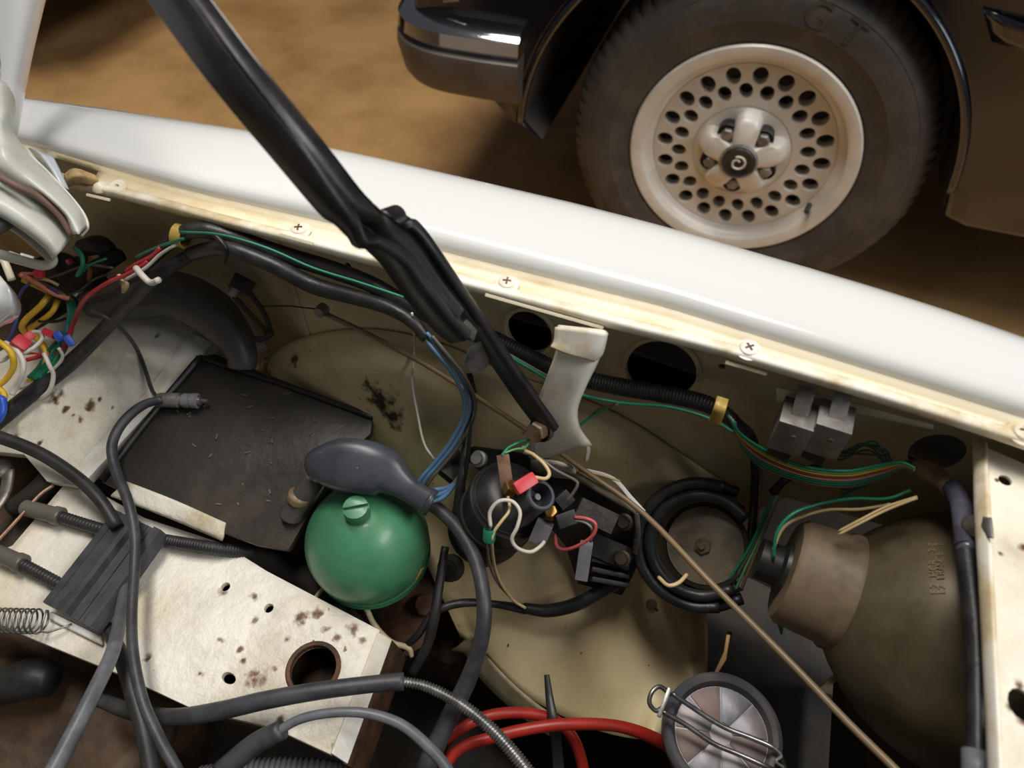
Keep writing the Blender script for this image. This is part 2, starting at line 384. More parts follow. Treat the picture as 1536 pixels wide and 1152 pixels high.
for h, r in ((h1, R1), (h2, R2)):
    ring = circ(h+Vector((0, -.001, 0)), (1, 0, 0), (0, 0, 1), r*1.06+.0015, r*1.3+.0015, 32)
    link('opening_rim', tube_mesh(ring+ring[:1], .0019, 1, 8), 'wall_paint', car)
# wing bulge over the wheel (sheet between the wall and the chassis)
G = [
 [(378, 548, 'y.343'), (450, 508, 'y.343'), (550, 493, 'y.343'), (660, 515, 'y.343'), (760, 558, 'y.343'), (880, 600, 'y.343'), (960, 640, 'y.343'), (1050, 700, 'y.343'), (1100, 735, 'y.343')],
 [(395, 570, .495), (470, 555, .54), (565, 552, .575), (670, 578, .575), (770, 620, .56), (870, 655, .555), (960, 690, .54), (1030, 750, .50), (1105, 795, 'y.343')],
 [(440, 610, .475), (520, 630, .50), (590, 640, .52), (680, 660, .52), (770, 690, .515), (870, 720, .51), (960, 760, .49), (1010, 820, .455), (1062, 888, .405)],
 [(540, 680, .455), (580, 700, .465), (620, 720, .47), (690, 750, .47), (770, 780, .465), (870, 810, .46), (950, 850, .44), (1020, 890, .42), (1062, 962, .365)],
 [(600, 760, .43), (630, 780, .43), (660, 800, .43), (710, 840, .425), (780, 870, .42), (870, 900, .415), (960, 930, .40), (1030, 960, .38), (1058, 1042, .335)],
 [(655, 880, .40), (670, 890, .40), (690, 900, .40), (725, 930, .395), (790, 960, .39), (880, 990, .38), (960, 1010, .37), (1030, 1040, .35), (1040, 1112, .32)],
 [(690, 955, .375), (700, 960, .375), (715, 965, .375), (745, 1000, .37), (800, 1050, .36), (880, 1090, .35), (950, 1108, .345), (1010, 1110, .335), (1130, 1150, 'y.343')]]
SP = [(P(a, b, z), r) for a, b, z, r in [(572, 598, .545, .024), (588, 628, .53, .016), (556, 582, .552, .013), (400, 560, .50, .02), (440, 540, .535, .010), (680, 905, .40, .005), (725, 950, .39, .004)]]
M['wing_paint'] = mat('wing_paint', (224, 208, 166), (206, 187, 142), scale=9, rough=.42, spots=SP, spotcol=(52, 40, 28), speck=.70, speckcol=(70, 55, 38), speckscale=110, bump=.08, bscale=120, grime=((120, 92, 56), 11, 0.4))
link('wheel_arch', sheet_mesh([PS(r) for r in G], 6, .002), 'wing_paint', car)
ef = [(700, 955, .374), (722, 962, .374), (748, 1002, .369), (802, 1052, .359), (850, 1085, .353)]
link('arch_edge', sheet_mesh([PS(ef), PS([(a-14, b+14, z-.02) for a, b, z in ef]), PS([(a-22, b+18, z-.035) for a, b, z in ef])], 5, .002), 'rim_paint', car)
# shelf at the back of the bay and the chassis beam
SZ = 't.475'
SP = [(P(a, b, SZ), r) for a, b, r in [(82, 596, .0105), (138, 607, .009), (98, 614, .006), (120, 628, .006), (149, 599, .004), (235, 505, .005), (168, 612, .003), (110, 622, .003), (195, 690, .004), (60, 665, .005), (25, 655, .005)]]
M['shelf_paint'] = mat('shelf_paint', (222, 218, 204), (198, 184, 152), scale=14, rough=.42, bump=.8, bscale=110, spots=SP, spotcol=(92, 62, 42), fac=(.45, .7), grime=((120, 92, 56), 16, 0.4))
PL('shelf', [(-420, 840, SZ), (-300, 700, SZ), (150, 440, SZ), (235, 385, SZ), (330, 410, SZ), (400, 520, SZ), (330, 525, SZ), (110, 728, SZ), (70, 722, SZ), (36, 682, SZ), (-60, 672, SZ), (-250, 760, SZ)], .012, 'shelf_paint', car)
PL('edge_strip', [(288, 498, 't.479'), (318, 514, 't.479'), (300, 535, 't.479'), (128, 722, 't.479'), (104, 712, 't.479'), (215, 592, 't.479')], .010, 'strip_paint', car)
BZ = .46
cz = P(470, 1003, BZ); X3, Y3 = Vector((1, 0, 0)), Vector((0, 1, 0))
bholes = [circ(cz, X3, Y3, .0172, None, 28), circ(P(338, 880, BZ), X3, Y3, .0036, None, 12), circ(P(403, 912, BZ), X3, Y3, .0036, None, 12), circ(P(343, 1017, BZ), (.9, -.1, 0), (0, 1, 0), .0065, .0036, 14)]
SP = [(P(a, b, BZ), r) for a, b, r in [(452, 927, .006), (478, 920, .005), (530, 945, .006), (505, 955, .004), (382, 895, .004), (381, 930, .004), (385, 1010, .007), (380, 1020, .005), (365, 990, .003), (372, 1025, .004), (413, 1005, .003), (335, 890, .004), (222, 988, .004), (430, 960, .003), (300, 1010, .004), (360, 975, .003), (330, 960, .003), (395, 1020, .004), (490, 945, .004), (545, 960, .004), (245, 1062, .003), (150, 1005, .004), (420, 1080, .004), (505, 1115, .005)]]
M['beam_paint'] = mat('beam_paint', (228, 224, 212), (206, 192, 160), scale=10, rough=.42, bump=.8, bscale=110, spots=[(p_, r_*1.35) for p_, r_ in SP], spotcol=(104, 70, 44), fac=(.45, .75), speck=.73, speckcol=(120, 84, 52), speckscale=70, grime=((120, 92, 56), 13, 0.38))
PL('chassis_beam', [(100, 722, BZ), (160, 745, BZ), (216, 776, BZ), (335, 815, BZ), (400, 856, BZ), (570, 945, BZ), (496, 1132, BZ), (410, 1092, BZ), (290, 1064, BZ), (180, 1012, BZ), (45, 957, BZ), (-320, 790, BZ), (-250, 700, BZ), (-60, 850, BZ), (18, 818, BZ)], .006, 'beam_paint', car, bholes, bevel=.001)
bo = [Vector(p) for p in PS([(110, 745, BZ), (216, 788, BZ), (335, 828, BZ), (400, 868, BZ), (555, 950, BZ), (488, 1112, BZ), (410, 1080, BZ), (290, 1050, BZ), (180, 1000, BZ), (50, 945, BZ), (-40, 900, BZ), (20, 832, BZ)])]
bw = [v-Vector((0, 0, .006)) for v in bo]+[v-Vector((0, 0, .05)) for v in bo]; nb = len(bo)
link('beam_box', sharp(mesh('beam_box', bw, [(i, (i+1) % nb, nb+(i+1) % nb, nb+i) for i in range(nb)]+[tuple(range(nb, 2*nb))]), 30), 'rust', car, smooth=False)
LA('hole_rim', cz, (0, 0, 1), [(.0170, -.004), (.0172, .0012), (.0195, .0016), (.0208, .0002)], 'rust', car, 32)
PL('beam_end', [P(568, 948, .461), P(588, 960, .45), P(522, 1146, .45), P(497, 1130, .461)], .003, 'strip_paint', car)
PL('beam_skirt', [P(588, 960, .449), P(612, 985, .40), P(548, 1165, .40), P(522, 1148, .449)], .004, 'rust', car)
# front cross panel
CZ = .665
ch = [circ(P(1508, 720, CZ), X3, Y3, .0034, .0034, 12), circ(P(1532, 1056, CZ), X3, Y3, .0055, .0072, 12)]
SP = [(P(a, b, CZ), r) for a, b, r in [(1530, 1030, .004), (1515, 1060, .003), (1495, 720, .002), (1500, 830, .002), (1535, 820, .004), (1536, 1080, .005), (1485, 815, .002)]]
M['cross_paint'] = mat('cross_paint', (232, 226, 208), (206, 188, 148), scale=12, rough=.4, bump=.15, spots=SP, spotcol=(98, 62, 38), fac=(.5, .75), speck=.75, speckcol=(110, 76, 48), speckscale=70, grime=((120, 92, 56), 14, 0.4))
PL('front_panel', [(1474, 668, CZ), (1536, 695, CZ), (1700, 740, CZ), (1760, 1190, CZ), (1740, 1300, CZ), (1506, 1300, CZ), (1497, 1152, CZ), (1482, 820, CZ)], .0025, 'cross_paint', car, ch)
r0 = [(1460, 655, CZ-.004), (1462, 760, CZ-.004), (1470, 900, CZ-.004), (1480, 1100, CZ-.004), (1488, 1300, CZ-.004)]
r1 = [(1477, 662, CZ+.003), (1482, 760, CZ+.003), (1488, 900, CZ+.003), (1498, 1100, CZ+.003), (1507, 1300, CZ+.003)]
r2 = [(1481, 664, CZ), (1487, 760, CZ), (1493, 900, CZ), (1503, 1100, CZ), (1512, 1300, CZ)]
link('panel_flange', sheet_mesh([PS([(a-1, b, z-.008) for a, b, z in r0]), PS(r0), PS(r1), PS(r2)], 4, .0012), 'lip_paint', car)
link('front_bulkhead', plate_mesh([Vector(p) for p in [(.255, -.9, .2), (.255, YW, .2), (.255, YW, .66), (.255, -.9, .66)]], .003), 'dirty_dark', car, smooth=False)
# closed bottom, bulkhead and far wing of the bay (dark, below everything)
link('undertray', plate_mesh([Vector(p) for p in [(-.8, -.95, .17), (.27, -.95, .17), (.27, .44, .17), (.2, .47, .17), (-.25, .475, .17), (-.8, .45, .17)]], .01, [[P(1091, 947, .17), P(1098, 948, .17), P(1092, 985, .17), P(1074, 1014, .17), P(1070, 1012, .17), P(1086, 978, .17)]]), 'dirty_dark', car, smooth=False)
link('bulkhead', plate_mesh([Vector(p) for p in [(-.78, -.95, .18), (-.78, YW, .18), (-.78, YW, .66), (-.78, -.95, .66)]], .003), 'wall_paint', car, smooth=False)
link('far_wing', plate_mesh([Vector(p) for p in [(-.8, -.95, .18), (.27, -.95, .18), (.27, -.95, .69), (-.8, -.95, .69)]], .003), 'wall_paint', car, smooth=False)
# panel-line clips below the lip
for a, b, w in (((420, 357), (470, 371), 5), ((728, 447), (905, 497), 8), ((1088, 548), (1150, 566), 6), ((130, 297), (165, 305), 5)):
    p, q = P(a[0], a[1]-5, 'y.312'), P(b[0], b[1]-5, 'y.312')
    pbox('clip_tab', p, q, .0022, .0012, 'rim_paint', car, .0004)
# screws along the flange
def screw(px, py, r=.0058, tilt=0):
    c = P(px, py, ZL-.001); A = Vector((0, -.12, 1)).normalized()
    s = LA('screw', c, A, [(r*1.35, -.0004), (r*1.35, .0008), (r*1.05, .0012), (r, .0016), (r*.85, .0032), (r*.4, .0042), (0, .0044)], 'lip_paint', car, 24)
    a = random.random()
    for k in (0, 1):
        d = Vector((math.cos(a+k*PI/2), math.sin(a+k*PI/2), 0)); d -= A*d.dot(A)
        link('cross_slot', box_mesh(c+A*.0042, axes(d, A), (r*.95, r*.2, .001), 0), 'dull_bolt', s, smooth=False)
for a in ((450, 347), (761, 427), (1122, 526), (1532, 651)): screw(*a)
c = P(177, 282, ZL-.001)
LA('washer', c, (0, -.4, 1), [(.0022, 0), (.0022, .002), (.0062, .002), (.0066, .001), (.0066, 0)], 'lip_paint', car, 20)
LA('washer', P(150, 281, ZL-.001), (.2, -.2, 1), [(0, .004), (.003, .0035), (.0055, .001), (.006, 0)], 'lip_paint', car, 16)
link('scratch', tube_mesh([P(a, b, ZL+.0115) for a, b in [(1485, 515), (1500, 535), (1512, 560)]], .0005, 6, 5), 'white_paint', car)
# bracket strap under the lip that carries the stay
L_ = [(838, 487, 'y.306'), (836, 520, 'y.300'), (822, 560, 'y.294'), (806, 605, 'y.292'), (799, 650, 'y.292'), (797, 690, 'y.294')]
R_ = [(902, 494, 'y.306'), (890, 535, 'y.302'), (872, 572, 'y.297'), (858, 610, 'y.295'), (862, 640, 'y.295'), (880, 668, 'y.296')]
mid = [((a[0]+b[0])/2, (a[1]+b[1])/2, 'y%f' % ((float(a[2][1:])+float(b[2][1:]))/2-.001)) for a, b in zip(L_, R_)]
Rb = [(a+6, b+3, 'y%f' % (float(y[1:])+.008)) for a, b, y in R_]
brk = thing('stay_bracket', 'cream sheet-metal bracket strap hanging under the fender lip, stained brown below', 'bracket', P(835, 690, 'y.295'))
link('strap', sheet_mesh([PS(L_), PS(mid), PS(R_), PS(Rb)], 5, .0016), 'bracket_paint', brk)
cl = [[(834, 490, 'y.303'), (868, 492, 'y.302'), (903, 497, 'y.303'), (909, 499, 'y.310')], [(832, 510, 'y.299'), (862, 518, 'y.2975'), (895, 525, 'y.298'), (902, 528, 'y.306')], [(826, 520, 'y.296'), (850, 530, 'y.295'), (884, 538, 'y.296'), (890, 541, 'y.304')]]
link('collar', sheet_mesh([PS(r) for r in cl], 5, .0016), 'lip_paint', brk)
fo = [[(797, 688, 'y.294'), (830, 690, 'y.291'), (860, 698, 'y.294')], [(797, 702, 'y.297'), (830, 708, 'y.295'), (866, 712, 'y.298')], [(803, 712, 'y.302'), (836, 718, 'y.301'), (868, 722, 'y.304')]]
link('foot', sheet_mesh([PS(r) for r in fo], 4, .0016), 'bracket_paint', brk)
link('torn_flange', sheet_mesh([PS([(874, 655, 'y.297'), (881, 672, 'y.297'), (878, 692, 'y.298')]), PS([(880, 655, 'y.303'), (886, 672, 'y.303'), (882, 694, 'y.304')])], 4, .0014), 'lip_paint', brk)

# foam plug and plastic scrap by the slot
tag(link('foam_plug', sheet_mesh([PS([(95, 262, .694), (112, 252, .700), (143, 262, .694)]), PS([(97, 270, .694), (118, 262, .703), (148, 270, .694)]), PS([(100, 282, .688), (122, 276, .694), (146, 281, .688)])], 6, .006), 'foam'), 'crumbling yellow foam plug stuffed in the flange slot', 'foam')
tag(link('plastic_scrap', sheet_mesh([PS([(42, 222, .706), (60, 228, .712), (80, 234, .706)]), PS([(60, 245, .703), (75, 250, .710), (92, 258, .704)]), PS([(80, 275, .698), (92, 280, .702), (104, 284, .698)])], 5, .001), 'clear_plastic'), 'folded milky plastic scrap beside the hood hinge', 'scrap')

# ================================================================== HOOD (raised, at the back of the bay)
hood = thing('car_hood', 'raised white car hood with curved hinge arms and rubber seal at its rear corner', 'hood', P(60, 380, .66))
hp = [[(-60, -60, 'x-.50'), (20, -60, 'x-.50'), (64, -60, 'x-.50'), (82, -60, 'x-.515')], [(-60, 0, 'x-.50'), (15, 0, 'x-.50'), (50, 0, 'x-.50'), (69, 0, 'x-.515')], [(-60, 80, 'x-.50'), (5, 80, 'x-.50'), (34, 80, 'x-.50'), (50, 80, 'x-.515')], [(-60, 150, 'x-.50'), (0, 150, 'x-.50'), (22, 150, 'x-.50'), (36, 152, 'x-.515')], [(-60, 190, 'x-.50'), (-8, 192, 'x-.50'), (16, 194, 'x-.50'), (28, 196, 'x-.515')], [(-60, 235, 'x-.50'), (-20, 230, 'x-.50'), (4, 226, 'x-.50'), (16, 222, 'x-.515')]]
H3 = [PS(r) for r in hp]
H3 = [[r[0]+(r[0]-r[1]).normalized()*.22]+r for r in H3]
ext = [[a+(a-b).normalized()*.40 for a, b in zip(H3[0], H3[1])], [a+(a-b).normalized()*.18 for a, b in zip(H3[0], H3[1])]]
H3 = [r+[r[-1]+Vector((-.012, .001, -.001)), r[-1]+Vector((-.014, -.010, -.001))] for r in ext+H3]      # folded outer edge
link('hood_edge', sheet_mesh(H3, 5, 0), 'white_paint', hood)
ZE = [.752, .746, .740, .735, .722, .711, .701, .695]
E1 = [(16, 128), (22, 160), (18, 190), (28, 212), (60, 250), (95, 284), (121, 315), (131, 340)]
C1 = [(-2, 118), (2, 160), (0, 195), (10, 225), (42, 262), (80, 298), (106, 326), (119, 350)]
S1 = [(-20, 112), (-18, 165), (-18, 205), (-10, 245), (28, 276), (62, 294), (92, 320), (110, 352)]
link('hinge_arm', sheet_mesh([PS([(a+2, b+3, z-.010) for (a, b), z in zip(E1, ZE)]), PS([(a, b, z) for (a, b), z in zip(E1, ZE)]), PS([(a, b, z+.009) for (a, b), z in zip(C1, ZE)]), PS([(a, b, z+.004) for (a, b), z in zip(S1, ZE)]), PS([(a, b+4, z-.008) for (a, b), z in zip(S1, ZE)])], 5, .0015), 'hood_paint', hood)
S2 = [(-22, 262), (26, 284), (60, 303), (88, 328), (106, 360)]; C2 = [(-40, 282), (10, 303), (48, 328), (76, 354), (92, 376)]; B2 = [(-55, 300), (-6, 320), (34, 344), (64, 368), (80, 388)]
Z2 = [.727, .717, .707, .697, .688]
link('hinge_arm', sheet_mesh([PS([(a, b, z-.006) for (a, b), z in zip(S2, Z2)]), PS([(a-3, b+2, z+.002) for (a, b), z in zip(S2, Z2)]), PS([(a, b, z+.006) for (a, b), z in zip(C2, Z2)]), PS([(a, b, z+.001) for (a, b), z in zip(B2, Z2)]), PS([(a, b+3, z-.012) for (a, b), z in zip(B2, Z2)])], 5, .0015), 'hood_paint', hood)
TB('rubber_seal', [(-14, 258, .736), (24, 279, .730), (60, 297, .719), (90, 323, .708), (108, 354, .697)], [12, 12, 12, 11, 8], 'hinge_brown', hood)
TB('hinge_loop', [(-40, 312, .705), (0, 326, .70), (34, 348, .692), (62, 372, .684), (78, 390, .677), (64, 398, .673), (30, 390, .672), (-25, 374, .675)], [16, 17, 17, 17, 16, 15, 15, 15], 'hood_paint', hood, sides=14)
TB('edge_bead', [(40, 228, .728), (70, 256, .718), (100, 288, .707), (124, 318, .699), (132, 340, .694), (122, 354, .69)], 4, 'hood_paint', hood)
tag(link('gas_strut', tube_mesh(PS([(-30, 352, .705), (10, 330, .705), (45, 312, .70)]), .006), 'dusty_rubber'), 'dusty dark rod poking through the white hood hinge loop', 'rod')
cw = thing('wiper_cowl', 'white rounded cowl corner with yellowed edge beside coloured wires', 'cowl', P(0, 490, .60))
link('shell', sheet_mesh([PS([(-80, 395, .64), (-10, 408, .64), (6, 420, .635), (16, 430, .62)]), PS([(-80, 420, .64), (0, 430, .64), (20, 440, .635), (30, 450, .615)]), PS([(-80, 450, .63), (0, 460, .63), (20, 466, .625), (31, 470, .61)]), PS([(-80, 500, .60), (-20, 500, .60), (5, 488, .60), (18, 484, .595)])], 6, .003), 'white_paint', cw)
TB('edge_fold', [(2, 382, .645), (10, 400, .642), (18, 420, .635)], 11, 'flange_paint', cw)

# ================================================================== HOOD STAY (black folding arm)
stay = thing('hood_stay', 'black folding hood stay arm crossing the white fender, bolted to the cream bracket', 'stay', P(812, 645, .59))
FACE = (-.42, -.62, .55)
up = [P(175, -110, .885)+(P(175, -110, .885)-P(340, 107, .85)).normalized()*.16]+PS([(175, -110, .885), (250, -15, .87), (340, 107, .85), (440, 232, .82), (510, 322, .79), (548, 352, .772), (592, 388, .752), (630, 440, .728), (665, 482, .707), (690, 505, .694)])
link('upper_arm', sweep_rect(up, [.0215, .0215, .0215, .021, .021, .0215, .022, .0235, .0235, .0205, .017], .0085, FACE), 'black_steel', stay)
ro = [p+Vector((.0075, .0052, .0058)) for p in up[:6]]
link('arm_flange', sweep_rect([p+Vector((.0085, .004, .005)) for p in up[:10]], .004, .0125, FACE), 'black_steel', stay)
lo = PS([(578, 326, .772), (596, 340, .762), (628, 380, .745), (662, 428, .722), (700, 482, .692), (735, 535, .662), (775, 592, .628), (815, 648, .597)])
link('lower_arm', sweep_rect([p+Vector((.003, .004, 0)) for p in lo], [.008, .014, .016, .0165, .0175, .018, .0185, .016], .0075, FACE), 'black_steel', stay)
cyl('pivot_knuckle', P(572, 333, .775), P(596, 324, .768), .0062, 'black_steel', stay)
PL('latch_plate', [P(704, 526, .672), P(722, 510, .675), P(736, 530, .662), P(730, 552, .65), P(712, 566, .648), P(694, 545, .66)], .0016, 'steel', stay, label='bare grey steel latch tongue')
PL('locking_plate', [P(690, 490, .70), P(700, 478, .70), P(718, 496, .69), P(710, 512, .686)], .003, 'steel', stay)
bA = Vector((-.25, -.78, .45)).normalized(); bp = P(810, 645, .598)
LA('bolt', bp-bA*.004, bA, [(0, 0), (.0095, 0), (.0095, .003), (.0085, .0035), (.0085, .0045)], 'dull_bolt', stay, 24)
LA('bolt_head', bp, bA, [(.0075, 0), (.0078, .0075), (.0066, .009), (0, .009)], 'dull_bolt', stay, 6, ang=20)

# ================================================================== BATTERY TRAY
tz = 't.487'
def TZ(o): return 't%f' % (.487+o)
tray = thing('battery_tray', 'black dirty battery tray mat lying on the cream shelf', 'tray', P(350, 690, .46))
PL('mat', [(298, 533, tz), (322, 530, tz), (560, 622, tz), (556, 650, tz), (505, 700, tz), (470, 760, tz), (432, 826, tz), (385, 818, tz), (330, 798, tz), (190, 742, tz), (150, 722, tz)], .008, 'tray', tray, bevel=.002)
for l, w in (([(300, 536, TZ(.002)), (430, 578, TZ(.002)), (560, 626, TZ(.002))], 9), ([(300, 536, TZ(.002)), (230, 620, TZ(.002)), (152, 720, TZ(.002))], 11)):
    TB('rim', l, w, 'black_plastic', tray)
link('lip', sheet_mesh([PS([(190, 722, TZ(.0015)), (262, 750, TZ(.0015)), (338, 784, TZ(.0015))]), PS([(168, 741, TZ(0)), (255, 774, TZ(0)), (334, 806, TZ(0))]), PS([(167, 745, TZ(-.008)), (254, 778, TZ(-.008)), (333, 812, TZ(-.008))])], 5, .002), 'shelf_paint', tray, label='cream flaking lip along the front of the tray')
for i in range(26):
    a, b = random.uniform(250, 520), random.uniform(580, 760)
    if (a-300)*.9+(b-535)*.9 < 40 or b > 540+ (560-a)*1.1+130: continue
    p = P(a, b, TZ(.0006)); d = Vector((random.uniform(-1, 1), random.uniform(-1, 1), 0)).normalized()
    link('debris_flake', box_mesh(p, axes(d), (random.uniform(.002, .006), .0012, .0008), 0), 'w_smoke', tray, smooth=False)

# ================================================================== GREEN PRESSURE SPHERE
sc = P(552, 812, .478); SR = .0500
sA = (Vector((0, 0, CAMH))-sc).normalized()*.55+Vector((-.10, .02, .9)); sA.normalize()
sph = thing('pressure_sphere', 'green painted hydraulic pressure sphere with slotted filler plug', 'sphere', sc-Vector((0, 0, SR)))
pr = [(SR*math.sin(t), SR*math.cos(t)*1.0) for t in np.linspace(PI, 0, 33)]
LA('shell', sc, sA, [(max(r, 0), h) for r, h in pr], 'green_paint', sph, 64, ang=60)
LA('seam', sc, sA, [(SR*.985, -.024+.001), (SR*.90+.0018, -.0235), (SR*.90+.0016, -.020), (SR*.90, -.0195)], 'green_paint', sph, 64)
LA('weld_seam', sc, sA, [(SR*.965, -.0145), (SR*.965+.0012, -.0135), (SR*.965, -.0125)], 'green_paint', sph, 64)
pd = P(536, 768, .53)-sc; pA = (pd.normalized()*.6+sA*.4).normalized(); pc = sc+pd.normalized()*SR*.94
plug = LA('plug', pc, pA, [(.0098, -.003), (.0098, .0110), (0, .0110)], 'green_paint', sph, 32)
su = Vector((.8, .5, 0)); su = (su-pA*pA.dot(su)).normalized(); sv = pA.cross(su)
for sg in (1, -1):
    hs = [pc+pA*.0142+su*.0096*math.cos(a)+sv*sg*max(.0011, .0096*math.sin(a)) for a in np.linspace(.12, PI-.12, 14)]
    PL('slotted_half', hs, .0034, 'green_paint', plug, bevel=.0004)
yp = (P(618, 853, .47)-sc).normalized()
link('paint_mark', box_mesh(sc+yp*(SR+.0003), axes(Vector((.5, .5, .4)).cross(yp), yp), (.007, .010, .0010), .0003), 'w_clip', sph)
cyl('neck', sc-sA*(SR+.02), sc-sA*(SR-.004), .016, 'dirty_dark', sph)

# black rubber boot lying over the sphere
bt = thing('terminal_boot', 'glossy dark rubber terminal boot lying on top of the green sphere', 'boot', P(560, 715, .525))
def loft_mesh(pts, wh, ex=3.2, n=5, sides=28):
    """rounded-rectangle loft: wh = (half width across the view, half height)"""
    C = cr([tuple(p)+tuple(w) for p, w in zip(pts, wh)], n); X = [c[:3] for c in C]; T, _ = frames(X); vs = []; fs = []
    for c, t in zip(C, T):
        up = np.array([0, 0, CAMH])-c[:3]; up = up-t*np.dot(up, t); up /= np.linalg.norm(up); sd = np.cross(t, up)
        for k in range(sides):
            a = 2*PI*k/sides; ca, sa = math.cos(a), math.sin(a)
            vs.append(c[:3]+sd*c[3]*math.copysign(abs(ca)**(2/ex), ca)+up*c[4]*math.copysign(abs(sa)**(2/ex), sa))
    for i in range(len(C)-1):
        for k in range(sides):
            a = i*sides+k; b = i*sides+(k+1) % sides; fs.append((a, b, b+sides, a+sides))
    fs += [tuple(range(sides)), tuple(range(len(vs)-sides, len(vs)))]
    return mesh('loft', vs, fs)
b1 = loft_mesh([P(463, 707, .540), P(470, 704, .542), P(484, 699, .544), P(515, 697, .546), P(552, 702, .546), P(580, 710, .544), P(597, 722, .541), P(616, 736, .537), P(646, 754, .531)], [(.003, .003), (.011, .009), (.0155, .013), (.0205, .0165), (.0208, .0165), (.0180, .0145), (.0125, .0115), (.0094, .0090), (.0098, .0092)])
link('cover', b1, 'boot_plastic', bt)
TB('moulded_ridge', [(500, 676, .556), (530, 675, .5585), (562, 690, .558), (588, 708, .553)], [3, 5, 5, 3], 'boot_plastic', bt)
TB('sleeve_ring', [(640, 751, .5325), (648, 755, .531)], 42, 'boot_plastic', bt, sides=18, n=2)
for dy, dx in ((-8, 0), (0, 3), (8, 0)):
    TB('lead', [(632, 747+dy*.7, .536), (652, 743+dy, .534), (668, 738+dy*.7, .53), (682, 726, .526)], 7, 'w_skyblue', bt)
pbox('connector', P(668, 716, .525), P(694, 684, .525), .013, .010, 'black_plastic', label='small black wiring connector standing beside the sphere boot', cat='connector')
tag(link('pipe_elbow', tube_mesh(PS([(474, 716, .525), (458, 738, .515), (442, 762, .502), (436, 774, .495)]), [.0085, .0088, .0088, .0095], 6, 14), 'dusty_rubber'), 'black pipe stub with an olive band leaning on the battery mat', 'pipe')
tag(link('pipe_band', tube_mesh(PS([(450, 742, .516), (446, 750, .511)]), .0092, 3, 14), 'w_tan'), 'olive band around the black pipe stub by the sphere', 'band')

# ================================================================== IGNITION COIL AND MODULE
coil = thing('ignition_coil', 'black ignition coil with open high-tension tower and red crimp lead', 'coil', P(740, 800, .45))
ca = P(722, 800, 0.476); cb = P(775, 738, 0.554); cd = (cb-ca).normalized(); CL = (cb-ca).length
LA('can', ca, cd, [(0, 0), (.026, 0), (.030, .004), (.030, .012), (.0312, .014), (.0312, .017), (.030, .019), (.030, CL-.022), (.0315, CL-.020), (.0315, CL-.014), (.0285, CL-.012), (.026, CL-.006), (.016, CL), (0, CL+.001)], 'black_plastic', coil, 48)
for k in range(3):
    LA('ring_ridge', ca+cd*(CL-.012+k*.0035), cd, [(.0285-k*.004, 0), (.0292-k*.004, .001), (.0282-k*.004, .002)], 'rubber', coil, 48)
t0 = P(778, 762, 0.549); t1 = P(812, 742, 0.58); td = (t1-t0).normalized(); TL = (t1-t0).length
LA('tower', t0, td, [(.0150, -.004), (.0135, .004), (.0112, TL*.5), (.0112, TL-.001), (.0102, TL), (.0084, TL), (.0082, TL-.016), (0, TL-.016)], 'boot_plastic', coil, 32)
cyl('contact_pin', t1-td*.016, t1-td*.005, .0026, 'steel', coil, 12)
cyl('mount_band', ca+cd*.030, ca+cd*.046, .0313, 'dirty_dark', coil, 40)
pbox('terminal_strip', P(754, 682, 0.586), P(761, 732, 0.572), .009, .0018, 'copper_strip', coil, .0004, label='brown copper terminal strip')
cyl('terminal_nut', P(763, 738, 0.57), P(771, 728, 0.577), .0062, 'brass', coil, 6)
cyl('terminal_post', P(826, 772, 0.551), P(826, 766, 0.561), .0052, 'brass', coil, 6)
cyl('post_sleeve', P(835, 760, 0.552), P(852, 745, 0.559), .0068, 'black_plastic', coil, 4)

mod = thing('ignition_module', 'black ignition module plate with speckled top edge behind the coil', 'module', P(880, 860, .44))
mp_ = [(690, 677, .536), (712, 668, .543), (800, 683, .551), (862, 712, .549), (953, 764, .536), (955, 800, .52), (949, 862, .478), (934, 888, .462), (868, 872, .462), (848, 818, .49), (800, 770, .515), (742, 735, .525)]
PL('plate', [P(a, b, z-.016) for a, b, z in mp_], .004, 'black_plastic', mod, bevel=.001)
link('speckled_edge', sweep_rect([P(a, b, z-.012) for a, b, z in [(795, 682, .553), (862, 713, .549), (954, 766, .536)]], .006, .006, (0, -.3, 1), 4), 'horn_paint', mod)
pbox('heat_block', P(866, 760, .535), P(921, 786, .527), .016, .012, 'module_plastic', mod, .001)
pbox('lower_block', P(880, 812, .495), P(946, 840, .488), .018, .012, 'black_plastic', mod, .002)
for k in range(3): pbox('cooling_fin', P(886, 838+k*15, .486-k*.008), P(942, 852+k*13, .480-k*.008), .004, .010, 'black_plastic', mod, .001)
for a, b, z in ((936, 783, .526), (933, 838, .497), (717, 688, .545)):
    LA('bolt', P(a, b, z), (-.2, -.5, .8), [(.0066, -.004), (.0066, 0), (.0048, .0006), (.0046, .004), (0, .0042)], 'zinc' if a < 800 else 'dark_bolt', mod, 16)
link('foil_strip', sweep_rect([P(a, b, z) for a, b, z in [(880, 706, .548), (905, 712, .55), (925, 722, .55), (945, 745, .545), (966, 768, .540)]], .0032, .001, (0, -.4, 1)), 'white_paint', mod, label='bright white metal strip bent over the module edge')
link('side_clip', sweep_rect([P(a, b, z) for a, b, z in [(955, 770, .536), (957, 800, .52), (952, 830, .50)]], .004, .0012, (-.3, -.5, .6)), 'zinc', mod)
def conn(a, b, w, h, m, label):
    pbox('connector', a, b, w, h, m, bevel=.0028 if m == 'w_red' else .0008, label=label, cat='connector')
conn(P(818, 784, 0.554), P(806, 812, 0.54), .0125, .008, 'lamp_grey', 'grey blade connector hanging from the coil post')
conn(P(880, 814, 0.532), P(872, 868, 0.51), .0095, .008, 'lamp_grey', 'long grey connector dangling in front of the module')
conn(P(836, 784, 0.558), P(864, 774, 0.56), .010, .010, 'black_plastic', 'black connector with red and white wires on the module')
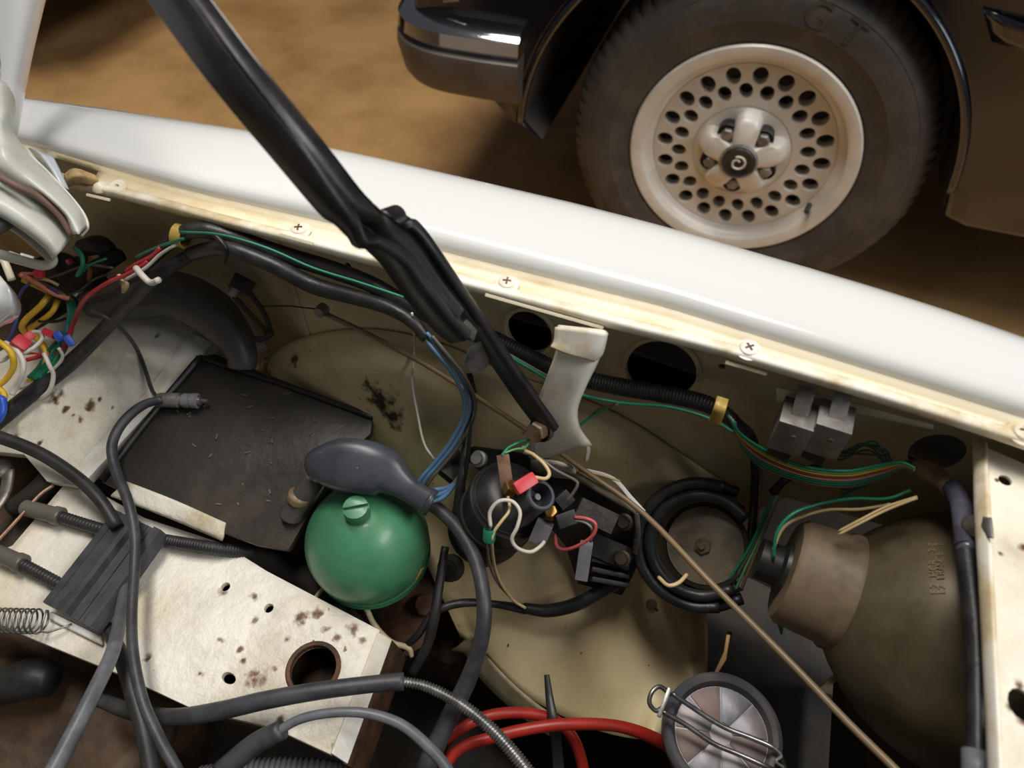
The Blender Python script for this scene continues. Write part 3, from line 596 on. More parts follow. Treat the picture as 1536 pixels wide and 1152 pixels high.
conn(P(838, 758, 0.562), P(856, 742, 0.566), .010, .007, 'black_plastic', 'black open connector shell on top of the coil tower')
conn(P(772, 735, 0.586), P(802, 716, 0.586), .0095, .0085, 'w_red', 'red crimp terminal on the coil nut')

# ================================================================== HORN
hc = P(1058, 818, .503); hA = Vector((-.30, -.55, .78)).normalized()
horn = thing('horn', 'round tan horn disc with black cable wound around it', 'horn', hc-Vector((0, 0, .04)))
LA('disc', hc, hA, [(0, -.016), (.022, -.014), (.030, -.006), (.031, 0), (.0295, .003), (.022, .0045), (.010, .007), (0, .0072)], 'horn_paint', horn, 48)
LA('rim', hc, hA, [(.030, -.004), (.033, -.003), (.033, .003), (.030, .004)], 'dirty_dark', horn, 48)
LA('nut', hc+hA*.007, hA, [(.0065, 0), (.0065, .003), (.003, .0034), (.003, .006), (0, .006)], 'dull_bolt', horn, 6, ang=20)
d_, s_, t_ = axes(hA)
for i, (rr, off, a0, a1) in enumerate([(.039, .003, 60, 325), (.0485, .002, 75, 320), (.039, .0125, 50, 320), (.0485, .0115, 85, 300)]):
    pts = []
    for k in range(9):
        a = math.radians(a0+(a1-a0)*k/8); pts.append(hc+hA*off+(Vector((1, 0, 0))*math.cos(a)+Vector((0, .7, .7)).normalized()*math.sin(a))*rr)
    link('cable_turn', tube_mesh([Vector(p) for p in pts], .0046, 5, 10), 'tape', horn)
TB('tie', [(988, 866, .535), (1002, 878, .541), (1018, 874, .541), (1030, 862, .535)], 6, 'w_cream', horn, label='pale cable tie')

# ================================================================== HEADLAMP
lamp = thing('headlamp', 'olive metal headlamp bowl with tan rubber cap and moulded lettering', 'headlamp', P(1330, 960, .47))
LC = P(1225, 872, .55); LX = Vector((1, -.10, -.02)).normalized()
RC = .038
LA('rubber_cap', LC, LX, [(0, -.022), (RC*.88, -.021), (RC*.97, -.017), (RC*1.0, .010), (RC*1.06, .013), (RC*1.06, .018), (RC*.98, .02)], 'tan_rubber', lamp, 48)
LA('bowl', LC+LX*.014, LX, [(.031, -.004), (.038, .002), (.048, .010), (.060, .022), (.070, .036), (.077, .050), (.082, .066), (.085, .084), (.0855, .10), (.082, .102)], 'olive_lamp', lamp, 64)
LA('bulb_plug', LC, -LX, [(.020, .018), (.018, .024), (.014, .026), (.014, .04), (0, .04)], 'black_plastic', lamp, 24)
# moulded lettering on the bowl: two lines following the generator
def bowl_pt(px, py):
    """first hit of the view direction with the bowl"""
    d = Vector(ray(px, py)); o = Vector((0, 0, CAMH)); A, S, T = axes(LX)
    prof = [(.038, .016), (.048, .024), (.060, .036), (.070, .050), (.077, .064), (.082, .080), (.085, .098), (.0855, .114)]
    for k in range(2500):
        p = o+d*(.25+k*.0002); q = p-LC; h = q.dot(A)
        if h < .016 or h > .114: continue
        r = (q-A*h).length
        if r < np.interp(h, [b for _, b in prof], [a for a, _ in prof]): return p, (q-A*h).normalized()
    return None, None
for line, x0 in (('E2 HCR 27', 1402), ('E2 FRANCE 7', 1413)):
    ms = []; n_ = len(line)
    for i, chx in enumerate(line):
        if chx == ' ': continue
        y = 888-70*i/(n_-1); x = x0+(-4*i/(n_-1))
        p, nr = bowl_pt(x, y); p2, _ = bowl_pt(x-1, y-6)
        if p is None or p2 is None: continue
        u = (p2-p).normalized(); nn = (nr*.8-LX*.5).normalized(); nn = (nn-u*nn.dot(u)).normalized(); v = nn.cross(u)
        tm = text_mesh(chx, .0055, .0004); tm.transform(Matrix.Translation(p+nn*.0004) @ Matrix([list(u), list(v), list(nn)]).transposed().to_4x4()); ms.append(tm)
    if ms: link('lettering', joinmesh(ms), 'w_tan', lamp, smooth=False)

# conduit along the front panel
cb_ = thing('front_conduit', 'taped black cable conduit with tan braided end beside the front panel', 'conduit', P(1465, 1100, .60))
TB('braided_sleeve', [(1352, 704, .622), (1380, 702, .628), (1410, 716, .632), (1432, 738, .633)], [22, 27, 28, 28], 'braid', cb_, ripple=(.0016, .03), sides=14)
TB('shiny_tape', [(1428, 730, .634), (1440, 752, .637), (1446, 785, .642), (1450, 830, .646)], [29, 30, 31, 31], 'tape_shiny', cb_, sides=14)
TB('cable', [(1448, 820, .645), (1456, 880, .646), (1464, 960, .646), (1466, 1050, .645), (1466, 1152, .642), (1466, 1230, .638)], [32, 30, 29, 30, 32, 32], 'tape', cb_, sides=14)
TB('cuff', [(1466, 1128, .643), (1466, 1180, .641)], 42, 'lamp_grey', cb_, sides=16, n=2)
tag(link('conduit_clip', sheet_mesh([PS([(1444, 776, .645), (1446, 792, .648), (1450, 806, .645)]), PS([(1456, 774, .652), (1459, 790, .656), (1462, 804, .652)]), PS([(1488, 777, .672), (1490, 793, .672), (1491, 808, .672)])], 4, .0012), 'zinc'), 'folded grey metal clip holding the conduit to the front panel', 'clip')

# relays
rel_top = P(1215, 585, 'y.328')
rl = thing('relay_pair', 'two dull metal relay boxes hanging from a cream strip under the fender', 'relay', P(1215, 670, 'y.31'))
for a in (1189, 1243):
    c = P(a, 640 if a < 1200 else 644, 'y.304')
    o = link('relay_box', box_mesh(c, (Vector((1, -.08, 0)).normalized(), Vector((.08, 1, 0)).normalized(), Vector((0, 0, 1))), (.0205, .022, .028), .0012), 'zinc', rl); sharp(o.data)
    pbox('mounting_tab', c+Vector((0, -.004, .012)), c+Vector((0, .012, .026)), .010, .0016, 'zinc', rl, .0004, up=(0, -1, 1))
    cyl('rivet', c+Vector((0, -.011, .004)), c+Vector((0, -.0125, .004)), .0018, 'dull_bolt', rl, 10)
    pbox('plug_base', c+Vector((0, 0, -.014)), c+Vector((0, 0, -.026)), .014, .016, 'black_plastic', rl, .001)
link('mounting_strip', sheet_mesh([PS([(1165, 580, 'y.322'), (1260, 598, 'y.322'), (1400, 636, 'y.325')]), PS([(1165, 600, 'y.322'), (1260, 614, 'y.322'), (1400, 642, 'y.325')])], 4, .0015), 'rim_paint', rl)

# ================================================================== LID WITH WIRE BAIL
dc = P(1082, 1100, .452); dA = Vector((-.10, -.10, 1)).normalized(); DR = .0415
lid = thing('canister_lid', 'round grey metal canister lid with wedge panels and wire bail clamp', 'lid', dc-Vector((0, 0, .1)))
LA('body', dc, -dA, [(0, .004), (DR*.97, .004), (DR*.97, .02), (DR*.5, .034), (DR*.5, .10), (0, .10)], 'dirty_dark', lid, 48)
LA('rim', dc, dA, [(DR*.98, -.008), (DR*1.02, -.003), (DR*1.0, .003), (DR*.92, .006), (DR*.84, .004), (DR*.80, -.001), (DR*.78, -.003)], 'lid_grey', lid, 64)
LA('floor_disc', dc, dA, [(0, -.0028), (DR*.8, -.0028), (DR*.8, -.004)], 'lid_grey', lid, 48)
dd, ds, dt = axes(dA)
for k in range(8):
    a0 = k*PI/4+.2; a1 = a0+PI/4-.05
    pts = [dc+dA*(-.0018)+(ds*math.cos(a0)+dt*math.sin(a0))*DR*.2]+[dc+dA*(-.0018)+(ds*math.cos(a0+(a1-a0)*j/5)+dt*math.sin(a0+(a1-a0)*j/5))*DR*.77 for j in range(6)]+[dc+dA*(-.0018)+(ds*math.cos(a1)+dt*math.sin(a1))*DR*.2]
    PL('wedge_panel', pts, .001, 'lid_brown' if k in (1, 4, 6) else 'lid_grey', lid, bevel=.0002)
for a in ([(1008, 1040, .470), (1040, 1062, .465), (1085, 1090, .463), (1130, 1108, .465), (1163, 1124, .467), (1176, 1148, .46), (1180, 1165, .455)], [(992, 1066, .468), (1030, 1088, .465), (1070, 1115, .463), (1110, 1132, .464), (1150, 1150, .466), (1172, 1160, .46)]):
    TB('bail_wire', a, 7.5, 'steel', lid)
TB('bail_loop', [(1006, 1042, .470), (990, 1030, .472), (978, 1038, .472), (974, 1054, .470), (984, 1066, .468), (996, 1060, .468)], 7, 'steel', lid)
pbox('bail_link', P(1005, 1032, .473), P(988, 1076, .469), .0032, .0025, 'steel', lid)
TB('wire_twist', [(1162, 1122, .468), (1172, 1134, .466), (1164, 1142, .466), (1176, 1152, .462)], 5, 'w_grey', lid)

# ================================================================== BLACK RUBBER STRIP, HOSES AND CABLES ON THE BEAM
st = thing('rubber_strip', 'dark grey ribbed rubber strip lying across the white chassis beam', 'strip', P(160, 860, .46))
r0, r1 = P(176, 768, .474), P(254, 806, .474); q0, q1 = P(68, 906, .474), P(152, 950, .474)
u_ = (r1-r0); w_ = (q0-r0); prof = [(0, 0), (.0, .004), (.34, .005), (.38, .009), (.46, .009), (.5, .004), (.78, .004), (.80, .010), (.92, .010), (.98, .004), (1, 0)]
vs_ = []; 
for tt in (0, 1):
    for (s, h) in prof:
        e = (r0+u_*s) if tt == 0 else (q0+(q1-q0)*s); vs_.append(e+Vector((0, 0, h)))
n_ = len(prof); fs_ = [(i, i+1, i+1+n_, i+n_) for i in range(n_-1)]+[(0, n_, 2*n_-1, n_-1)]+[tuple(range(n_)), tuple(range(n_, 2*n_))]
link('ribbed_body', mesh('strip', vs_, fs_), 'grey_rubber', st, smooth=False)
for s in (.12, .26, .64):
    a, b = r0+u_*s+Vector((0, 0, .0046)), q0+(q1-q0)*s+Vector((0, 0, .0046)); pbox('groove_line', a, b, .0008, .0012, 'grey_rubber', st, 0, up=(0, 0, 1))
tag(link('strip_foot', sheet_mesh([PS([(75, 918, .466), (110, 935, .466), (150, 955, .466)]), PS([(72, 928, .464), (108, 946, .464), (152, 968, .464)])], 3, .003), 'strip_paint'), 'white flaking metal foot peeping out below the rubber strip', 'bracket')

def hose(pts, w, m, label, cat='hose', **k):
    return TB(k.pop('name', 'hose'), pts, w, m, None, label, cat, k.pop('group', None), **k)
hose([(140, 458, 'y.330'), (200, 446, 'y.338'), (255, 440, 'y.346'), (312, 464, 'y.344'), (348, 502, 'y.333'), (362, 532, 'y.322'), (362, 552, 'y.314')], [40, 62, 70, 70, 58, 46, 40], 'dusty_rubber', 'thick dusty black elbow hose curving down to the battery mat', sides=20)
hose([(-60, 640, .51), (0, 656, .505), (60, 680, .50), (115, 716, .495), (150, 750, .49), (176, 790, .482)], 19, 'rubber', 'plain black hose arching over the cream shelf into the ribbed strip')
for pts, lab in (([(40, 762, .472), (80, 772, .472), (145, 792, .47), (185, 802, .468)], 'grey-capped ribbed hose running from the dark pocket under the strip'), ([(-8, 828, .472), (25, 842, .472), (92, 878, .468), (125, 900, .466)], 'ribbed hose with pale end cap entering below the strip')):
    t = thing('capped_hose', lab, 'hose', P(*pts[1]))
    TB('sleeve', pts[1:], 18, 'rubber', t, ripple=(.003, .03)); a, b = P(*pts[0]), P(*pts[1])
    cyl('end_cap', a+(a-b)*.1, b+(b-a)*.25, .0068, 'w_smoke', t, 20); cyl('collar', b, b+(b-a)*.32, .0078, 'w_smoke', t, 20)
hose([(236, 808, .470), (270, 814, .472), (320, 822, .470), (378, 829, .455)], [17, 18, 19, 22], 'rubber', 'corrugated black hose leaving the ribbed strip towards the sphere', ripple=(.0022, .05))
hose([(372, 826, .449), (412, 842, .440), (455, 868, .427), (492, 902, .41), (530, 945, .385)], [34, 44, 46, 44, 40], 'dirty_dark', 'fat soot-black hose passing under the green sphere', sides=16)
# plug lead looping over the tray
pl_ = thing('plug_lead', 'grey cable looping over the battery mat with a metal plug connector', 'cable', P(200, 700, .475))
TB('cable', [(244, 599, 't.503'), (214, 608, 't.505'), (184, 634, 't.507'), (168, 668, 't.508'), (174, 706, 't.508'), (192, 752, .508), (202, 800, .503), (202, 850, .498), (198, 920, .50), (200, 980, .505), (214, 1050, .505), (240, 1110, .50), (268, 1160, .495), (300, 1230, .49)], [12, 14, 15, 15, 15, 15, 15, 15, 15, 16, 17, 18, 18, 18], 'grey_rubber', pl_, sides=14)
a, b = P(240, 600, 't.498'), P(328, 602, 't.495'); dv = (b-a)
LA('plug_shell', a, dv, [(0, -.001), (.0062, -.001), (.0066, .002), (.0066, .017), (.0050, .018), (.0050, .021)], 'zinc', pl_, 24)
LA('plug_nut', a+dv.normalized()*.021, dv, [(.0062, 0), (.0066, .001), (.0066, .006), (.0055, .0065), (.0055, .0075), (.0068, .008), (.0068, .013), (.005, .014)], 'lamp_grey', pl_, 18)
LA('plug_tip', a+dv.normalized()*.034, dv, [(.0048, 0), (.0040, .003), (.0022, .0035), (.0020, .009), (0, .0095)], 'zinc', pl_, 16)
hose([(240, 600, 't.501'), (228, 585, 't.492'), (218, 555, 't.482'), (206, 525, 't.482'), (188, 500, 'y.288'), (162, 478, 'y.280'), (136, 464, 'y.280')], 6, 'grey_rubber', 'thin grey cable trailing over the shelf to the plug connector', 'cable', name='cable')
hose([(190, 870, .476), (180, 930, .485), (168, 980, .50), (140, 1040, .51), (110, 1100, .515), (76, 1165, .52), (40, 1230, .525)], [17, 19, 21, 23, 25, 27, 28], 'grey_cable', 'smooth blue-grey cable running down from the ribbed strip', 'cable', name='cable', sides=14)
hose([(160, 940, .466), (182, 985, .472), (200, 1040, .474), (215, 1090, .472), (228, 1160, .466), (235, 1230, .46)], [18, 22, 25, 26, 26, 26], 'rubber', 'rough black cable sleeve hanging over the edge of the beam', 'cable', name='cable', sides=14)
hose([(150, 1050, .42), (200, 1068, .44), (260, 1076, .464), (330, 1066, .478), (400, 1050, .487), (480, 1036, .49), (560, 1026, .489), (606, 1022, .487)], [20, 24, 26, 27, 27, 26, 25, 26], 'grey_rubber', 'split grey sleeve crossing the beam below the round hole', 'sleeve', name='cable_sleeve', sides=14)
hose([(600, 1022, .487), (640, 1030, .484), (690, 1056, .478), (735, 1092, .47), (770, 1130, .462), (800, 1170, .455), (840, 1235, .44)], [14, 15, 17, 18, 19, 20, 20], 'steel', 'bright spiral-wound steel cable sheath coming out of the grey sleeve', 'cable', name='spiral_cable', ripple=(.0022, .12), sides=12)
hose([(330, 1160, .47), (380, 1118, .48), (424, 1094, .488)], [34, 32, 29], 'grey_rubber', 'ragged grey rubber sleeve end over the beam corner', 'sleeve', name='cable_sleeve', sides=14)
hose([(418, 1096, .488), (452, 1078, .492), (500, 1069, .495), (550, 1070, .495), (600, 1086, .492), (640, 1118, .487), (672, 1156, .48), (710, 1230, .47)], [14, 14, 14, 15, 16, 17, 18, 19], 'grey_cable', 'smooth grey cable bowing out of the ragged sleeve', 'cable', name='cable', sides=14)
hose([(300, 1172, .375), (380, 1160, .385), (470, 1158, .385), (530, 1170, .375)], 40, 'lamp_grey', 'grey corrugated hose at the bottom below the beam', ripple=(.004, .06))
hose([(628, 748, .526), (660, 766, .52), (692, 800, .515), (716, 848, .51), (726, 905, .505), (722, 960, .49), (702, 1020, .464), (672, 1080, .445), (640, 1150, .43), (610, 1230, .41)], [19, 20, 21, 22, 23, 24, 26, 28, 30, 30], 'grey_rubber', 'thick dark battery cable leaving the boot and falling past the coil', 'cable', name='battery_cable', sides=16)
hose([(704, 560, .585), (710, 600, .57), (700, 650, .55), (692, 720, .53), (686, 770, .51)], [9, 10, 9, 14, 16], 'tape', 'flat black taped cable dropping from the stay latch', 'cable', name='cable')
hose([(668, 820, .46), (660, 870, .45), (652, 920, .44), (640, 970, .42), (618, 1010, .40)], [12, 14, 15, 15, 14], 'rubber', 'black lead hanging beside the sphere', 'cable', name='cable')
hose([(560, 1000, .38), (620, 960, .42), (650, 920, .433), (690, 905, .435), (740, 906, .43), (790, 914, .43)], [10, 11, 12, 13, 11, 16], 'tape', 'thin taped loom lying on the wing below the coil', 'loom', name='wire_loom')
hose([(786, 912, .432), (820, 916, .432), (860, 908, .44), (900, 888, .45), (935, 862, .462), (948, 830, .475)], [16, 20, 21, 22, 24, 26], 'tape', 'thick taped loom curving up to the ignition module', 'loom', name='wire_loom', sides=14)
hose([(640, 1200, .40), (665, 1120, .415), (700, 1088, .42), (740, 1072, .42), (790, 1070, .415), (835, 1082, .41), (862, 1112, .40), (876, 1160, .38), (880, 1230, .36)], [16, 17, 17, 17, 17, 17, 17, 18, 18], 'red_hose', 'short red hose arching behind the black tie strip')
hose([(640, 1210, .41), (682, 1130, .425), (740, 1106, .43), (800, 1092, .433), (860, 1086, .432), (930, 1090, .425), (990, 1112, .41), (1014, 1140, .397), (1020, 1230, .38)], [16, 17, 18, 18, 18, 18, 19, 19, 19], 'red_hose', 'long red hose sweeping from the spiral cable to the metal lid')
tag(link('tie_strip', sweep_rect(PS([(820, 1012, .43), (824, 1045, .426), (830, 1085, .4235), (836, 1130, .408), (842, 1200, .39)]), [.004, .006, .008, .0085, .0085], .003, (0, -.5, 1)), 'black_plastic'), 'black cable-tie tail standing behind the red hoses', 'tie')
hose([(470, 900, .43), (490, 880, .44), (520, 884, .44), (545, 905, .435), (560, 935, .43), (585, 962, .42), (612, 972, .415), (618, 985, .41)], [6, 7, 8, 9, 9, 9, 9, 7], 'rim_paint', 'bent cream brake pipe curling out from under the sphere', 'pipe', name='brake_pipe')
# coil spring
sp = []; s0, s1 = P(-30, 930, .478), P(62, 932, .478); A, S, T = axes(s1-s0)
for k in range(11*10+1):
    a = 2*PI*k/10; sp.append(s0+(s1-s0)*(k/110)+(S*math.cos(a)+T*math.sin(a))*.0088)
sp += [P(62, 948, .472), P(86, 944, .468), P(108, 936, .466)]
tag(link('coil_spring', tube_mesh(sp, .0008, 2, 6), 'steel'), 'small steel coil spring lying at the edge of the white beam', 'spring')
# dark things below
def lump(name, c, size, m, label, cat, seed=0, amp=.25, sub=4):
    bm = bmesh.new(); bmesh.ops.create_icosphere(bm, subdivisions=sub, radius=1)
    for v in bm.verts:
        n = v.co.normalized(); q = Vector([math.copysign(abs(x)**.6, x) for x in n]); k = 1+amp*noise.noise(n*2.2+Vector((seed, 0, 0)))+amp*.4*noise.noise(n*6+Vector((seed, 3, 0)))
        v.co = Vector((q.x*size[0], q.y*size[1], q.z*size[2]))*k
    me = bpy.data.meshes.new('lump'); bmesh.ops.translate(bm, verts=bm.verts[:], vec=Vector(c)); bm.to_mesh(me); bm.free()
    return tag(link(name, me, m), label, cat)
lump('engine_block', (-.28, -.40, .32), (.36, .27, .11), 'dirty_dark', 'dark oily engine block filling the middle of the bay', 'engine', 5)
lump('gearbox_casting', P(70, 1120, .31), (.13, .085, .06), 'brown_casting', 'oily brown gearbox casting below the chassis beam', 'gearbox', 2)
hose([(-40, 1040, .40), (10, 1028, .405), (50, 1018, .41), (78, 1022, .41)], [52, 54, 60, 44], 'rubber', 'fat black rubber boot end over the brown casting', 'boot', name='rubber_boot', sides=18)
hose([(20, 765, .44), (60, 735, .45), (82, 712, .455)], [30, 34, 34], 'dirty_dark', 'dark rubber pipe in the pocket beside the shelf', sides=14)
hose([(-10, 818, .478), (30, 775, .476), (60, 742, .475), (80, 728, .474)], 5, 'copper_strip', 'thin rusty pipe lying across the dark pocket', 'pipe', name='brake_pipe')
pk = thing('wiper_linkage', 'dirty metal linkage with round pivot in the pocket at the shelf edge', 'linkage', P(5, 740, .43))
link('lever', sweep_rect(PS([(-30, 790, .45), (5, 745, .45), (14, 706, .452)]), .010, .004, (0, 0, 1)), 'zinc', pk)
LA('pivot', P(-2, 704, .452), (0, 0, 1), [(0, .004), (.008, .004), (.011, .001), (.011, -.006)], 'zinc', pk, 20)
LA('bolt', P(55, 738, .435), (0, 0, 1), [(0, .006), (.006, .005), (.008, 0), (.008, -.01)], 'brass', pk, 6)
pl2 = PL('pocket_floor', [(-80, 800, .42), (-20, 660, .42), (95, 700, .42), (120, 760, .42), (20, 840, .42)], .004, 'brown_casting', car)
# rusty bracketry beside the sphere
rb = thing('rusty_bracket', 'brown rusty bracket with a hole below the green sphere', 'bracket', P(600, 940, .36))
hb = P(638, 905, .395)
PL('plate', [P(568, 880, .39), P(650, 850, .40), P(668, 880, .395), P(650, 960, .38), P(600, 990, .37), P(572, 940, .38)], .006, 'rust', rb)
cyl('boss', P(640, 912, .392), P(638, 905, .402), .010, 'rust', rb)
cp = thing('suspension_bushing', 'rusty brown suspension bushing cup at the wing edge', 'bushing', P(690, 990, .33))
LA('cup', P(690, 990, .262), Vector((-.1, .1, 1)), [(0, 0), (.026, 0), (.028, .03), (.027, .048), (.021, .054), (.010, .052), (0, .050)], 'rust', cp, 36)
LA('slot_ring', P(664, 965, .305), Vector((-.6, -.5, .5)), [(.004, 0), (.004, .004), (.009, .004), (.010, 0)], 'dirty_dark', cp, 20)
for a, b, z, r in ((676, 852, .425, .012), (978, 905, .405, .008)):
    g = LA('grommet_bolt', P(a, b, z), (-.1, -.5, .8), [(r, -.003), (r, .002), (r*.6, .004), (r*.55, .009), (0, .010)], 'dirty_dark' if r > .01 else 'dull_bolt', None, 20)
    tag(g, 'dark round grommet bolt on the wing beside the sphere' if r > .01 else 'small dull bolt on the wing below the horn', 'bolt')
# latch on the wall at the back
lt = thing('hose_latch', 'black hose clamp with silver pin on the cream wall above the elbow hose', 'clamp', P(370, 470, 'y.32'))
pbox('block', P(352, 420, 'y.325'), P(376, 432, 'y.325'), .012, .014, 'black_plastic', lt)
cyl('pin', P(348, 442, 'y.318'), P(360, 425, 'y.325'), .0042, 'steel', lt, 16)
for l in ([(352, 446, 'y.325'), (385, 482, 'y.328'), (402, 500, 'y.328')], [(372, 436, 'y.328'), (396, 470, 'y.330'), (408, 502, 'y.330')], [(380, 508, 'y.322'), (396, 508, 'y.322'), (408, 500, 'y.324')]):
    link('frame_bar', sweep_rect(PS(l), .005, .0025, (0, -1, .3)), 'dirty_dark', lt)

# long thin rod
hose([(478, 466, 'y.325'), (560, 505, 'y.312'), (660, 560, .60), (790, 645, .57), (880, 708, .555), (965, 770, .55), (1060, 868, .54), (1180, 988, .55), (1270, 1082, .555), (1345, 1156, .56), (1410, 1225, .565)], [8, 8, 8, 8, 8, 9, 10, 11, 12, 13, 13], 'w_tan', 'long thin tan release rod crossing the bay in front of the horn', 'rod', name='release_rod', n=4)
tag(LA('rod_clip', P(482, 466, 'y.322'), (0, -1, .2), [(0, .004), (.004, .004), (.005, 0), (.005, -.004)], 'zinc'), 'small pale clip at the wall end of the tan rod', 'clip')

# ================================================================== LOOMS ALONG THE WALL
hose([(-40, 660, 't.482'), (0, 628, 't.482'), (50, 588, 't.482'), (110, 540, 't.487'), (170, 480, 'y.298'), (230, 420, 'y.300'), (288, 380, 'y.316')], [34, 32, 30, 30, 28, 26, 22], 'tape', 'flat black taped loom along the back edge of the cream shelf', 'loom', name='wire_loom', sides=14, flat=.6)
hose([(125, 448, 'y.318'), (165, 434, 'y.318'), (208, 404, 'y.320'), (244, 372, 'y.320'), (266, 354, 'y.318'), (300, 345, 'y.315'), (350, 356, 'y.32'), (420, 380, 'y.322'), (500, 405, 'y.322'), (560, 428, 'y.32'), (620, 462, 'y.318'), (680, 490, 'y.318'), (740, 512, 'y.318')], [18, 20, 20, 21, 24, 24, 25, 26, 27, 25, 24, 22, 22], 'tape', 'upper black wiring loom hugging the wall under the fender lip', 'loom', name='wire_loom', sides=14)
hose([(286, 381, 'y.316'), (312, 374, 'y.312'), (345, 374, 'y.308'), (410, 398, 'y.31'), (470, 428, 'y.312'), (530, 445, 'y.312'), (580, 460, 'y.310'), (618, 482, 'y.306'), (640, 508, 'y.302')], [21, 22, 23, 24, 26, 24, 22, 20, 18], 'tape', 'lower black wiring loom ending in blue wires behind the stay', 'loom', name='wire_loom', sides=14)
hose([(320, 350, 'y.309'), (338, 372, 'y.303'), (336, 392, 'y.303')], [9, 9, 8], 'black_plastic', 'black cable tie binding the upper and lower looms', 'tie', name='cable_tie')
hose([(735, 505, 'y.320'), (780, 528, 'y.318'), (830, 552, 'y.318'), (880, 570, 'y.320')], [24, 25, 25, 24], 'rubber', 'ribbed black conduit passing behind the cream bracket', 'conduit', name='conduit', ripple=(.0022, .04), sides=14)
hose([(862, 566, 'y.322'), (930, 580, 'y.322'), (1000, 592, 'y.320'), (1060, 606, 'y.318'), (1098, 630, 'y.314'), (1118, 658, 'y.31')], [26, 27, 27, 26, 22, 16], 'rubber', 'ribbed black conduit below the large round opening', 'conduit', name='conduit', ripple=(.0022, .04), sides=14)
hose([(1095, 625, 'y.322'), (1126, 655, 'y.324'), (1134, 700, 'y.324'), (1132, 760, 'y.324'), (1126, 820, 'y.318')], [14, 16, 16, 15, 15], 'tape', 'black branch loom dropping down the wall beside the horn', 'loom', name='wire_loom')
tag(LA('loom_clip', P(271, 354, 'y.315'), Vector((.8, .1, -.1)), [(.0075, -.004), (.0088, -.004), (.0088, .004), (.0075, .004), (.0075, -.004)], 'w_clip', None, 20), 'yellowed loom clip around the upper loom by the hinge', 'clip')
tag(link('loom_band', sweep_rect(PS([(1072, 634, 'y.300'), (1079, 615, 'y.298'), (1084, 597, 'y.306')]), .0075, .0016, (0, -1, .3)), 'w_clip'), 'yellow strap holding the conduit beneath the large opening', 'strap')
wire([(270, 348, 'y.303'), (330, 352, 'y.302'), (400, 372, 'y.304'), (470, 402, 'y.306'), (540, 424, 'y.306'), (606, 446, 'y.305')], 4, 'green', 'green wire running along the upper loom')
wire([(740, 520, 'y.306'), (800, 556, 'y.303'), (860, 588, 'y.306'), (930, 604, 'y.308'), (1000, 610, 'y.308'), (1060, 626, 'y.306'), (1100, 648, 'y.302')], 5, 'green', 'green wire running under the ribbed conduit and past the bracket')
wire([(758, 528, 'y.308'), (800, 552, 'y.306'), (850, 580, 'y.308')], 3.5, 'grey', 'thin grey wire beside the green one behind the stay')
wire([(928, 604, 'y.306'), (900, 618, .60), (875, 634, .59), (862, 645, .585)], 4, 'green', 'short green twisted wire branching off towards the bracket')
wire([(926, 607, 'y.305'), (898, 614, .60), (872, 638, .588)], 3, 'brown', 'short brown twisted wire branching off towards the bracket')
wire([(618, 470, 'y.306'), (622, 520, .60), (618, 570, .585), (626, 620, .56), (636, 665, .54), (652, 690, .53)], 4, 'white', 'thin pale wire hanging down the wing between loom and boot')
for k, (dx, dy) in enumerate(((0, 0), (8, -3), (16, 2))):
    wire([(632+dx, 502+dy, 'y.302'), (655+dx, 530+dy, .635), (680+dx, 562+dy, .615), (696+dx, 600, .59), (692+dx, 632, .57), (672+dx, 668, .55), (648+dx, 698, .535), (634+dx, 714, .528), (624+dx, 728, .52)], 6, 'skyblue' if k < 2 else 'smoke', ['blue wire of the hanging pair nearest the thin pale wire', 'blue wire of the hanging pair nearest the stay latch', 'smoky grey wire beside the blue pair below the stay'][k])
wire([(704, 580, .60), (712, 610, .58), (706, 640, .57), (702, 690, .545), (694, 730, .525)], 5, 'black', 'thin black twisted wire below the stay latch')
wire([(390, 460, 'y.330'), (430, 459, 'y.330'), (478, 464, 'y.330')], 2.5, 'black', 'hair-thin black wire from the clamp to the rod clip')
# coil wires
wire([(762, 745, 0.577), (764, 765, 0.576), (752, 782, 0.574), (741, 798, 0.569), (738, 815, 0.559), (742, 850, 0.508), (752, 876, 0.473), (770, 900, 0.445), (788, 912, 0.436)], 5, 'cream', 'cream wire from the coil nut down to the taped loom')
wire([(736, 790, 0.569), (732, 830, 0.544), (742, 866, 0.488), (762, 892, 0.45), (786, 912, 0.436)], 4.5, 'smoke', 'grey wire beside the cream one below the coil')
wire([(736, 790, 0.569), (735, 768, 0.577), (748, 752, 0.584), (768, 752, 0.584), (780, 768, 0.58), (776, 790, 0.574), (768, 808, 0.566), (776, 822, 0.559), (796, 828, 0.552), (812, 818, 0.546), (818, 808, 0.544)], 6, 'white', 'white wire looping under the high-tension tower')
wire([(802, 716, 0.587), (818, 718, 0.586), (824, 710, 0.586), (816, 696, 0.587), (800, 682, 0.587), (788, 676, 0.586), (784, 668, 0.585)], 6, 'cream', 'cream wire hooking out of the red crimp')
wire([(784, 678, 0.585), (810, 688, 0.586), (835, 706, 0.585), (862, 720, 0.582), (866, 728, 0.58), (858, 742, 0.574), (852, 750, 0.57)], 5, 'smoke', 'grey-brown wire ending white in the connector shell')
wire([(752, 684, 0.586), (762, 672, 0.588), (778, 664, 0.589), (792, 660, 0.592), (800, 656, 0.594)], 4.5, 'green', 'short green wire loop above the copper strip')
wire([(756, 680, 0.587), (772, 674, 0.588), (786, 672, 0.589), (794, 664, 0.592)], 3.5, 'palegreen', 'short pale green wire loop above the copper strip')
wire([(862, 776, 0.564), (880, 778, 0.567), (893, 786, 0.566), (890, 802, 0.559), (872, 816, 0.549), (850, 824, 0.539), (836, 820, 0.534), (832, 802, 0.534)], 5.5, 'rose', 'red wire loop coming out of the black connector')
